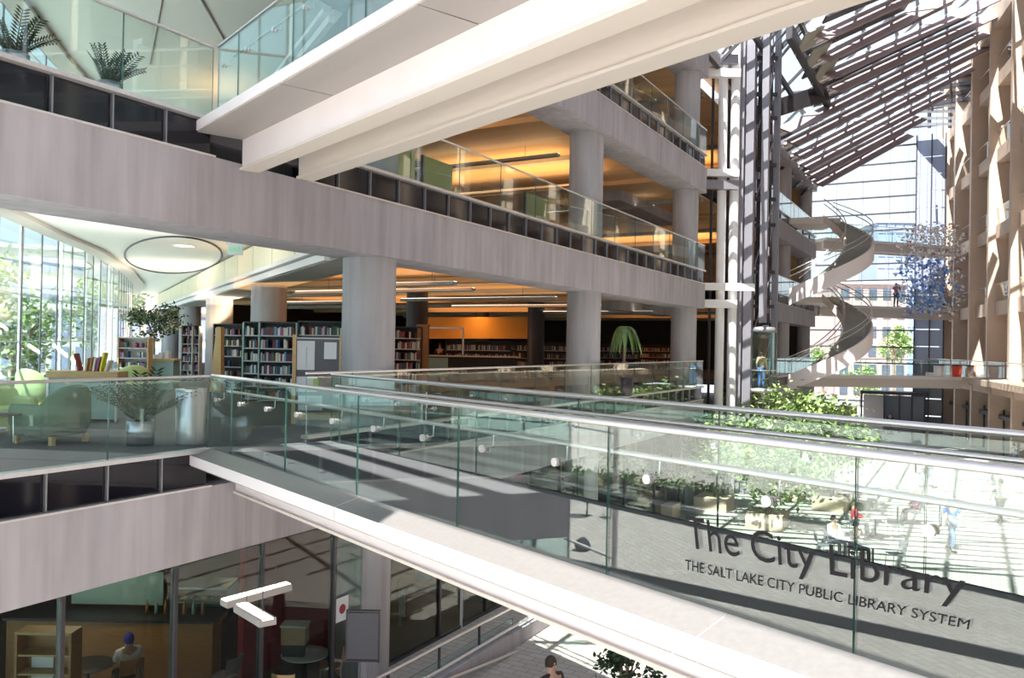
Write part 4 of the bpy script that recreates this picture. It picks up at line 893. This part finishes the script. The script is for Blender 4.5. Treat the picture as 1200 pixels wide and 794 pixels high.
# magazine bookcase near the glass wall, pale wood
p = atz(155, 457, 0); bookcase('pale wood bookcase with face-out items near the curved glass wall', p, facing(), .92, 1.62, 5, frame='cream', end='wood', books='stuff', bh=.2, fill=.75, name='display_shelf')
t = thing('counter', 'grey-green counter with a wooden top right of the pale wood bookcase', 'counter', atz(187, 456, 0), facing()); MB().box(-.42, .42, 0, .5, 0, .9).build('body', Mt['teal'], t); MB().box(-.46, .46, -.04, .54, .9, .97).build('wooden_top', Mt['wood'], t)
for i in range(3): MB().box(-.3+i*.2, -.18+i*.2, .1, .3, .97, 1.1+.06*i).build('display_item', Mt['paper'], t)
tree('leafy potted tree behind the grey-green counter in the lounge', atz(178, 447, 0), 1.35, 1.0, 3.1, 1300, .16, ('leaf', 'leafm'), 77, 'tree', .05, 'potted_tree')
# notice board
p = atz(371, 496, 0); nb = thing('notice_board', 'free-standing grey notice board with pale papers, wooden posts and foot', 'board', p, cam_dir(-.12, 1)); hw = .45
for x in (-hw, hw): MB().box(x-.035, x+.035, -.04, .04, 0, 1.74).build('post', Mt['wood'], nb)
MB().box(-hw+.035, hw-.035, -.015, .015, .22, 1.66).build('panel', Mt['grey'], nb); MB().box(-hw, hw, -.03, .03, .08, .22).build('bottom_board', Mt['wood'], nb); MB().box(-hw, hw, -.02, .02, 1.66, 1.69).build('top_bar', Mt['sedge'], nb)
for x0, x1, z0, z1 in ((-.40, -.06, 1.05, 1.62), (.12, .36, 1.27, 1.60), (-.40, .0, .62, .92), (-.36, .1, .26, .55)): MB().box(x0, x1, -.022, -.016, z0, z1).build('paper_sheet', Mt['paper'], nb)
MB().box(-.08, .02, -.028, -.022, .66, .88).build('paper_sheet', col(.35, .6, .15), nb); MB().box(-.22, -.215, -.026, -.022, 1.1, 1.5).build('text_line', Mt['dark'], nb)
# exit sign hanging from the beam
es = thing('exit_sign', 'hanging green exit sign at the edge of the white lounge ceiling', 'sign', at(276, 291, 19), cam_dir(0, 1)); MB().box(-.17, .17, -.02, .02, -.15, .10).build('panel', Mt['paper'], es)
c = bpy.data.curves.new('lettering', 'FONT'); c.body = 'EXIT'; c.size = .14; c.align_x = 'CENTER'; c.extrude = .002
o = bpy.data.objects.new('tmp', c); me = bpy.data.meshes.new_from_object(o); bpy.data.objects.remove(o); me.transform(Matrix.Translation((0, -.025, -.075)) @ Matrix.Rotation(pi/2, 4, 'X')); me.materials.append(Mt['exitg']); link('lettering', me, es, kind=None)
MB().tube([(0, 0, .10), (0, 0, .28)], .012, 6).build('stem', Mt['steel'], es); MB().box(-.22, .22, -.03, .03, .10, .13).build('hood', Mt['silver'], es)
# reading floor interior: desk, staff, palm, hanging linear lamps, amber wall
t = thing('service_desk', 'dark service desk with a pale worktop right of the brown end panel', 'desk', atz(552, 447, 0), facing()); MB().box(-1.9, 1.9, 0, .7, 0, 1.05).build('body', Mt['black'], t); MB().box(-2.0, 2.0, -.05, .8, 1.05, 1.1).build('worktop', Mt['cream'], t); MB().box(-2.0, -1.0, -.02, .0, .2, 1.0).build('front_panel', Mt['teal'], t)
for px, l in ((515, 'left'), (541, 'right')):
    q = atz(px, 443, 0); person('library staff member behind the service desk, %s one' % l, q, CAMD, cloth['black'], cloth['black'], (.12, .05, .02) if l == 'right' else (.03, .02, .02), 1.66, long=True)
t = thing('white_frame', 'white framed opening standing on the service desk', 'frame', at(515, 410, 27)); t.rotation_euler.z = facing()
for a in ((-.8, -.74, 0, 1.0), (.74, .8, 0, 1.0)): MB().box(a[0], a[1], 0, .06, -.15, .75).build('post', Mt['white'], t)
MB().box(-.8, .8, 0, .06, .70, .76).build('lintel', Mt['white'], t)
pz = at(731, 390, 27); pt = thing('palm', 'tall drooping palm between the second and third edge columns', 'plant', (pz.x, pz.y, 0)); MB().lathe([(0, 0), (.3, 0), (.35, .6), (0, .6)], 20).build('pot', Mt['dark'], pt); MB().tube([(0, 0, .5), (.05, 0, 2.2)], [.06, .04], 8).build('trunk', Mt['bark'], pt)
rp_ = random.Random(8)
for i in range(16):
    a = i*2.4; m = MB(); l = rp_.uniform(.8, 1.4); pr_ = [V((cos(a)*l*u*.55, sin(a)*l*u*.55, 2.15+.9*u-1.7*u*u)) for u in [j/7 for j in range(8)]]; vs = []
    for j, q in enumerate(pr_): w_2 = .09*sin(pi*(.1+.88*j/7)); sd = V((-sin(a), cos(a), 0)); vs += [q-sd*w_2, q+V((0, 0, .02)), q+sd*w_2]
    m.add(vs, [(3*j+k_, 3*j+k_+1, 3*j+4+k_, 3*j+3+k_) for j in range(7) for k_ in (0, 1)], 0, True); m.build('leaf', Mt['leafm'] if i % 3 else Mt['yellow'] if i == 4 else Mt['leafm'], pt)
tag(MB().bar(at(486, 384, 42)*1.0, at(632, 384, 42)*1.0, .2, 1.1).build('wall_inner', Mt['orange']), kind='structure')
area('amber_light', at(560, 374, 40.5), FW*.6+V((0, 0, -1)), .4, 6, 60, (1, .5, .12))
def lin_lamp(label, a, b, th=.10, glow=False, group=None):
    t = thing('linear_lamp', label, 'lamp', (V(a)+V(b))/2, group=group); c_ = (V(a)+V(b))/2; MB().bar(V(a)-c_, V(b)-c_, .22, th).build('housing', Mt['greysoff'], t)
    MB().bar(V(a)-c_+V((0, 0, th*.55)), V(b)-c_+V((0, 0, th*.45)), .14, .02).build('lamp_tube', Mt['lamp'], t)
    for f in (.2, .8): q = V(a).lerp(V(b), f)-c_; MB().tube([q, q+V((0, 0, .45))], .006, 5).build('suspension', Mt['dark'], t)
    return t
zc = H-1.65
names = ['first', 'second', 'third', 'fourth', 'fifth', 'sixth', 'seventh', 'eighth']
for k, fl in ((0, 'footbridge floor'), (1, 'second storey'), (2, 'third storey')):
    for i, (x0, x1, y) in enumerate(((-6, -2.2, 18.3), (-10, -3, 20.5), (-9, -2.5, 25), (-10, -3, 30), (-16, -11, 26), (-9, -3, 36))):
        lin_lamp('linear ceiling lamp over the %s reading area, %s row from the front' % (fl, names[i]), (x0, y, k*H+zc), (x1, y, k*H+zc))
# ------------------------------------------------------------------ upper storey furniture glimpsed behind the guards
for i, (px, py, m, w) in enumerate(((512, 196, 'lime', 1.3), (470, 184, 'lime', 1.0), (628, 240, 'lime', 1.5), (770, 150, 'bglass', 1.0))):
    z = H if i < 3 else 2*H; p = atx(px, py, -2.0); p.z = z
    t = thing('screen_panel', '%s standing behind the %s guardrail%s' % ('pale green fabric screen' if i < 3 else 'blue-grey screen', 'second storey' if i < 3 else 'third storey', (', middle one', ', left one', ', right one', '')[i]), 'screen', p, pi/2); MB().box(-w/2, w/2, -.04, .04, .1, 1.35).build('panel', Mt[m], t); MB().box(-w/2, -w/2+.05, -.05, .05, 0, 1.37).build('post', Mt['steel'], t)
# ------------------------------------------------------------------ cafe at lower left
w5 = thing('window_3', None, None, kind='structure')
GX = -.32
for a, b in zip((3.2, 4.8, 6.39, 8.11, 9.8, 11.54, 13.18, 15, 17, 19, 21, 23, 26, 29, 32), (4.8, 6.39, 8.11, 9.8, 11.54, 13.18, 15, 17, 19, 21, 23, 26, 29, 32, 34)):
    MB().box(GX-.01, GX+.01, a+.03, b-.03, -H+.05, -1.66).build('glass_pane', Mt['dglass'], w5); MB().box(GX-.06, GX+.05, a-.025, a+.025, -H, -1.61).build('mullion', Mt['dark'], w5)
MB().box(GX-.06, GX+.05, Y0, Y1, -1.68, -1.61).build('head_rail', Mt['dark'], w5); MB().box(GX-.06, GX+.05, Y0, Y1, -H, -H+.06).build('sill_rail', Mt['dark'], w5)
tag(MB().box(-12, -11.8, 2, 40, -H, -.3).build('wall_back', Mt['brownw']), kind='structure'); tag(MB().box(-12, -1.2, 4.5, 60, -1.75, -1.68).build('ceiling', Mt['black']), kind='structure')
tag(MB().box(-11.8, -.4, 4.4, 60, -H+.001, -H+.02).build('floor', col(.18, .13, .09)), kind='structure')
tag(MB().box(-11.8, -.4, 34, 34.2, -H, -1.7).build('wall_end', Mt['brownw']), kind='structure')
a_, b_ = at(283, 700, 15.6), at(392, 700, 17.6); tag(MB().bar(V((a_.x, a_.y, -3.3)), V((b_.x, b_.y, -3.3)), .15, 3.15).build('wall_inner', Mt['red']), kind='structure')
def atl(px, py): return atz(px, py, -H)
for i, (a, b) in enumerate(((at(262, 707, 11.5), at(338, 686, 12.2)), (at(283, 711, 11.2), at(314, 729, 10.4)))): lin_lamp('hanging white cafe lamp bar, %s' % ('upper one sloping up to the red wall' if i == 0 else 'lower short one in front of the red wall'), a, b, .09)
p = at(232, 735, 16); dc = thing('display_case', 'glass food display case with dark base on the cafe counter', 'display case', (p.x, p.y, -H), facing())
MB().box(-.55, .55, 0, .7, 0, 1.0).build('base', Mt['black'], dc); MB().box(-.55, .55, 0, .7, 1.6, 1.64).build('top_shelf', Mt['teal'], dc); MB().box(-.5, .5, .1, .6, 1.3, 1.32).build('glass_shelf', Mt['teal'], dc); MB().box(-.55, .55, .68, .7, 1.0, 1.6).build('back_glass', Mt['teal'], dc); MB().box(-.55, .55, 0, .01, 1.0, 1.6).build('front_glass', Mt['farg'], dc)
rr = random.Random(2)
for i in range(10):
    q = dc.matrix_world; z = 1.0 if i < 5 else 1.32; ft = thing('pastry', '%s pastry from the left on the %s level of the cafe display case' % (ordn(i % 5+1), 'lower' if i < 5 else 'upper'), 'food', dc.location+Matrix.Rotation(facing(), 3, 'Z') @ V((-.4+.2*(i % 5), .3, z)), group='pastries in the display case'); MB().lathe([(0, 0), (.06, .01), (.07, .05), (.03, .09), (0, .09)], 10).build('crust', Mt['wood'] if i % 2 else Mt['box'], ft)
p = at(150, 735, 15.5); t = thing('cafe_counter', 'long brown cafe counter behind the seated customer', 'counter', (p.x, p.y, -H), facing()); MB().box(-2.3, 1.6, 0, .7, 0, 1.12).build('body', Mt['woodd'], t); MB().box(-2.35, 1.65, -.05, .75, 1.12, 1.17).build('worktop', Mt['dark'], t); MB().box(-1.4, .4, .6, .65, 1.25, 1.9).build('menu_panel', Mt['teal'], t)
for i in range(7):
    bt = thing('bottle', '%s bottle from the left on the brown cafe counter' % ordn(i+1), 'bottle', t.location+Matrix.Rotation(facing(), 3, 'Z') @ V((.2+i*.18, .35, 1.17)), group='bottles on the cafe counter'); MB().lathe([(0, 0), (.035, 0), (.035, .16), (.012, .21), (.012, .27), (0, .27)], 10).build('glass_body', Mt['teal'] if i % 2 else Mt['woodd'], bt)
p = at(50, 760, 13); t = thing('newspaper_rack', 'brown wooden rack with lit shelf edges near the left edge of the cafe', 'rack', (p.x, p.y, -H), facing())
MB().box(-.42, .42, .3, .34, 0, 1.75).build('back_panel', Mt['woodd'], t); MB().box(-.45, -.41, 0, .34, 0, 1.78).build('side_panel', Mt['woodd'], t); MB().box(.41, .45, 0, .34, 0, 1.78).build('side_panel', Mt['woodd'], t); MB().box(-.45, .45, 0, .34, 1.75, 1.79).build('top_panel', Mt['wood'], t)
for i in range(5): MB().box(-.41, .41, .02, .3, .2+i*.3, .23+i*.3).build('shelf', Mt['wood'], t)
for i in range(4): MB().box(-.3, .05, .22, .24, .25+i*.3, .42+i*.3).build('leaflet', Mt['paper'], t)
def at_floor(px, py, h=0): p = atz(px, py, -H+h); p.z = -H; return p
t1 = make_table('black cafe table left of the customer in white', at_floor(103, 778, .76), top='dark'); t2 = make_table('cafe table beside the red wall with a white cup on it', at_floor(358, 765, .76))
pc = at_floor(150, 790, .5); make_chair('cafe chair under the customer in white', pc, cam_dir(-.5, .6), 'woodd'); person('seated cafe customer in white top and blue cap', V((pc.x, pc.y, -H-.42)), -RT*.5+FW*.6, cloth['white'], cloth['black'], (.03, .02, .02), 1.7, 'sit', cap=cloth['cap'])
make_chair('wooden cafe chair right of the seated customer', at_floor(180, 800, .5), cam_dir(1, .3), 'woodd'); make_chair('orange-brown cafe chair in front of the red wall', at_floor(338, 800, .6), cam_dir(.1, 1), 'wood'); make_chair('cafe chair behind the small table by the grey column', at_floor(388, 770, .6), cam_dir(-1, -.2), 'woodd'); make_chair('steel cafe chair in front of the display case', at_floor(262, 790, .5), cam_dir(-.8, .3), 'steel')
cu = thing('cup', 'white paper cup on the cafe table by the red wall', 'cup', (t2.location.x, t2.location.y, -H+.76)); MB().lathe([(0, 0), (.03, 0), (.04, .11), (.036, .11), (.03, .01), (0, .01)], 14).build('cup_body', Mt['white'], cu)
t = thing('cardboard_box', 'brown cardboard box on a stand before the red wall', 'box', at(346, 742, 15)); t.rotation_euler.z = facing(); MB().box(-.22, .22, -.15, .15, -.16, .16).build('carton', Mt['box'], t); MB().box(-.24, .24, -.17, .17, .16, .19).build('lid', Mt['cream'], t)
st_ = thing('box_stand', 'dark plinth under the brown cardboard box', 'plinth', (t.location.x, t.location.y, -H), facing()); MB().box(-.2, .2, -.14, .14, 0, t.location.z+H-.16).build('plinth', Mt['black'], st_); MB().box(-.22, .22, -.16, .16, 0, .06).build('foot', Mt['dark'], st_)
p = at(425, 760, 14.2); t = thing('sign_stand', 'framed grey sign on a thin stand before the cafe column', 'sign', (p.x, p.y, -H), facing()); MB().box(-.28, .28, -.02, .02, 1.0, 1.8).build('sign_panel', Mt['grey'], t)
for x in (-.28, .28): MB().box(x-.015, x+.015, -.03, .03, .95, 1.85).build('frame_bar', Mt['dark'], t)
for z in (.96, 1.82): MB().box(-.28, .28, -.03, .03, z, z+.03).build('frame_bar', Mt['dark'], t)
for x in (-.06, .1): MB().tube([(x, 0, 0), (x, 0, .98)], .012, 6).build('leg', Mt['steel'], t)
p = atx(401, 713, GX+.03); t = thing('window_notice', 'small white notice with a round dark-red emblem on the cafe glass', 'notice', p); MB().box(-.004, .004, -.17, .17, -.22, .22).build('sheet', Mt['paper'], t); MB().add([(.006, .09*cos(a*pi/10), .09*sin(a*pi/10)) for a in range(20)], [tuple(range(20))]).build('emblem', Mt['red'], t)
# play table and coloured things beyond the corner glazing
p = at(506, 715, 19); t = thing('work_table', 'orange-topped table with coloured tubs behind the cafe column', 'table', (p.x, p.y, -H), facing()); MB().box(-.75, .75, -.3, .4, .9, 1.0).build('tabletop', Mt['wood'], t)
for x in (-.7, .7):
    for y in (-.25, .35): MB().box(x-.03, x+.03, y-.03, y+.03, 0, .9).build('leg', Mt['sedge'], t)
for x, m, l, r_ in ((-.2, 'teal', 'glass jar with a green lid on the orange table', .2), (.45, 'yellow', 'bright yellow tub on the orange table', .17)):
    q = t.location+Matrix.Rotation(facing(), 3, 'Z') @ V((x, 0, 1.0)); j = thing('tub', l, 'container', q); MB().lathe([(0, 0), (r_, 0), (r_*1.05, .32), (0, .32)], 18).build('body', Mt[m], j); MB().lathe([(0, .32), (r_*1.1, .33), (r_*.9, .42), (0, .42)], 18).build('lid', Mt['green'] if m == 'teal' else Mt['yellow'], j)
# stair walls and rails rising under the footbridge
def slopewall(x, y0, z0, y1, z1, th, bot, m='conc'):
    return MB().add([(x+dx, y, z) for dx in (0, th) for y, z in ((y0, bot), (y1, bot), (y1, z1), (y0, z0))], [(0, 1, 2, 3), (7, 6, 5, 4), (0, 4, 5, 1), (1, 5, 6, 2), (2, 6, 7, 3), (3, 7, 4, 0)])
sw = thing('stair_parapet', 'sloping concrete stair parapet with a steel handrail below the footbridge', 'stair')
def lp(px, py, x): q = atx(px, py, x); return q
MB().add([lp(500, 796, 1.2), lp(640, 712, 1.2), lp(690, 732, 1.2), lp(540, 800, 1.2)]+[q+V((.18, 0, 0)) for q in (lp(500, 796, 1.2), lp(640, 712, 1.2), lp(690, 732, 1.2), lp(540, 800, 1.2))], [(0, 1, 2, 3), (7, 6, 5, 4), (0, 4, 5, 1), (1, 5, 6, 2), (2, 6, 7, 3), (3, 7, 4, 0)]).build('parapet', Mt['conc'], sw)
MB().tube([lp(440, 796, 1.1), lp(606, 708, 1.1)], .03, 8).build('handrail', Mt['rail'], sw); MB().tube([lp(500, 794, 1.3), lp(632, 716, 1.3)], .03, 8).build('coping_rail', Mt['silver'], sw); MB().tube([lp(524, 796, 1.5), lp(602, 765, 1.5), lp(676, 737, 1.5)], .03, 8).build('coping_rail', Mt['rail'], sw)
for px in (455, 515, 562): a = lp(px, 795-(px-440)*.53, 1.1); MB().box(a.x-.02, a.x+.02, a.y-.02, a.y+.02, -H, a.z).build('post', Mt['dark'], sw)
pane(sw, (1.12, lp(470, 785, 1.1).y, 0), (1.12, lp(600, 715, 1.1).y, 0), -H, -H+.5)
for i in range(7):
    y = lp(560, 720, -.9).y+i*.35; MB().box(-2.6, -.5, y, y+.36, -H+.02, -H+.18*(i+1)).build('step', Mt['soff'], sw)
gd = guard((lp(655, 790, 2.2).x, lp(655, 790, 2.2).y), (3.4, 16.4), -H, 'low glass guard under the footbridge right of the dark-dressed person', step=1.0)
p = at(733, 800, 12.5); tree('dark potted bush under the footbridge at the bottom edge', (p.x, p.y, -H), .62, .5, 2.0, 900, .11, ('leaf', 'leaf'), 91, 'shrub', .04, 'potted_bush')
p = at(790, 800, 12.5); fb = thing('flower_trough', 'trough of pinkish dried flowers right of the dark bush', 'planter', (p.x, p.y, -H), cam_dir(0, 1)); MB().box(-.6, .6, -.2, .2, 0, .9).build('trough', Mt['tan'], fb)
foliage(500, .55, .25, .09, 5, (0, 0, 1.2)).build('flowers', [Mt['pink'], Mt['cream']], fb, kind='stuff')
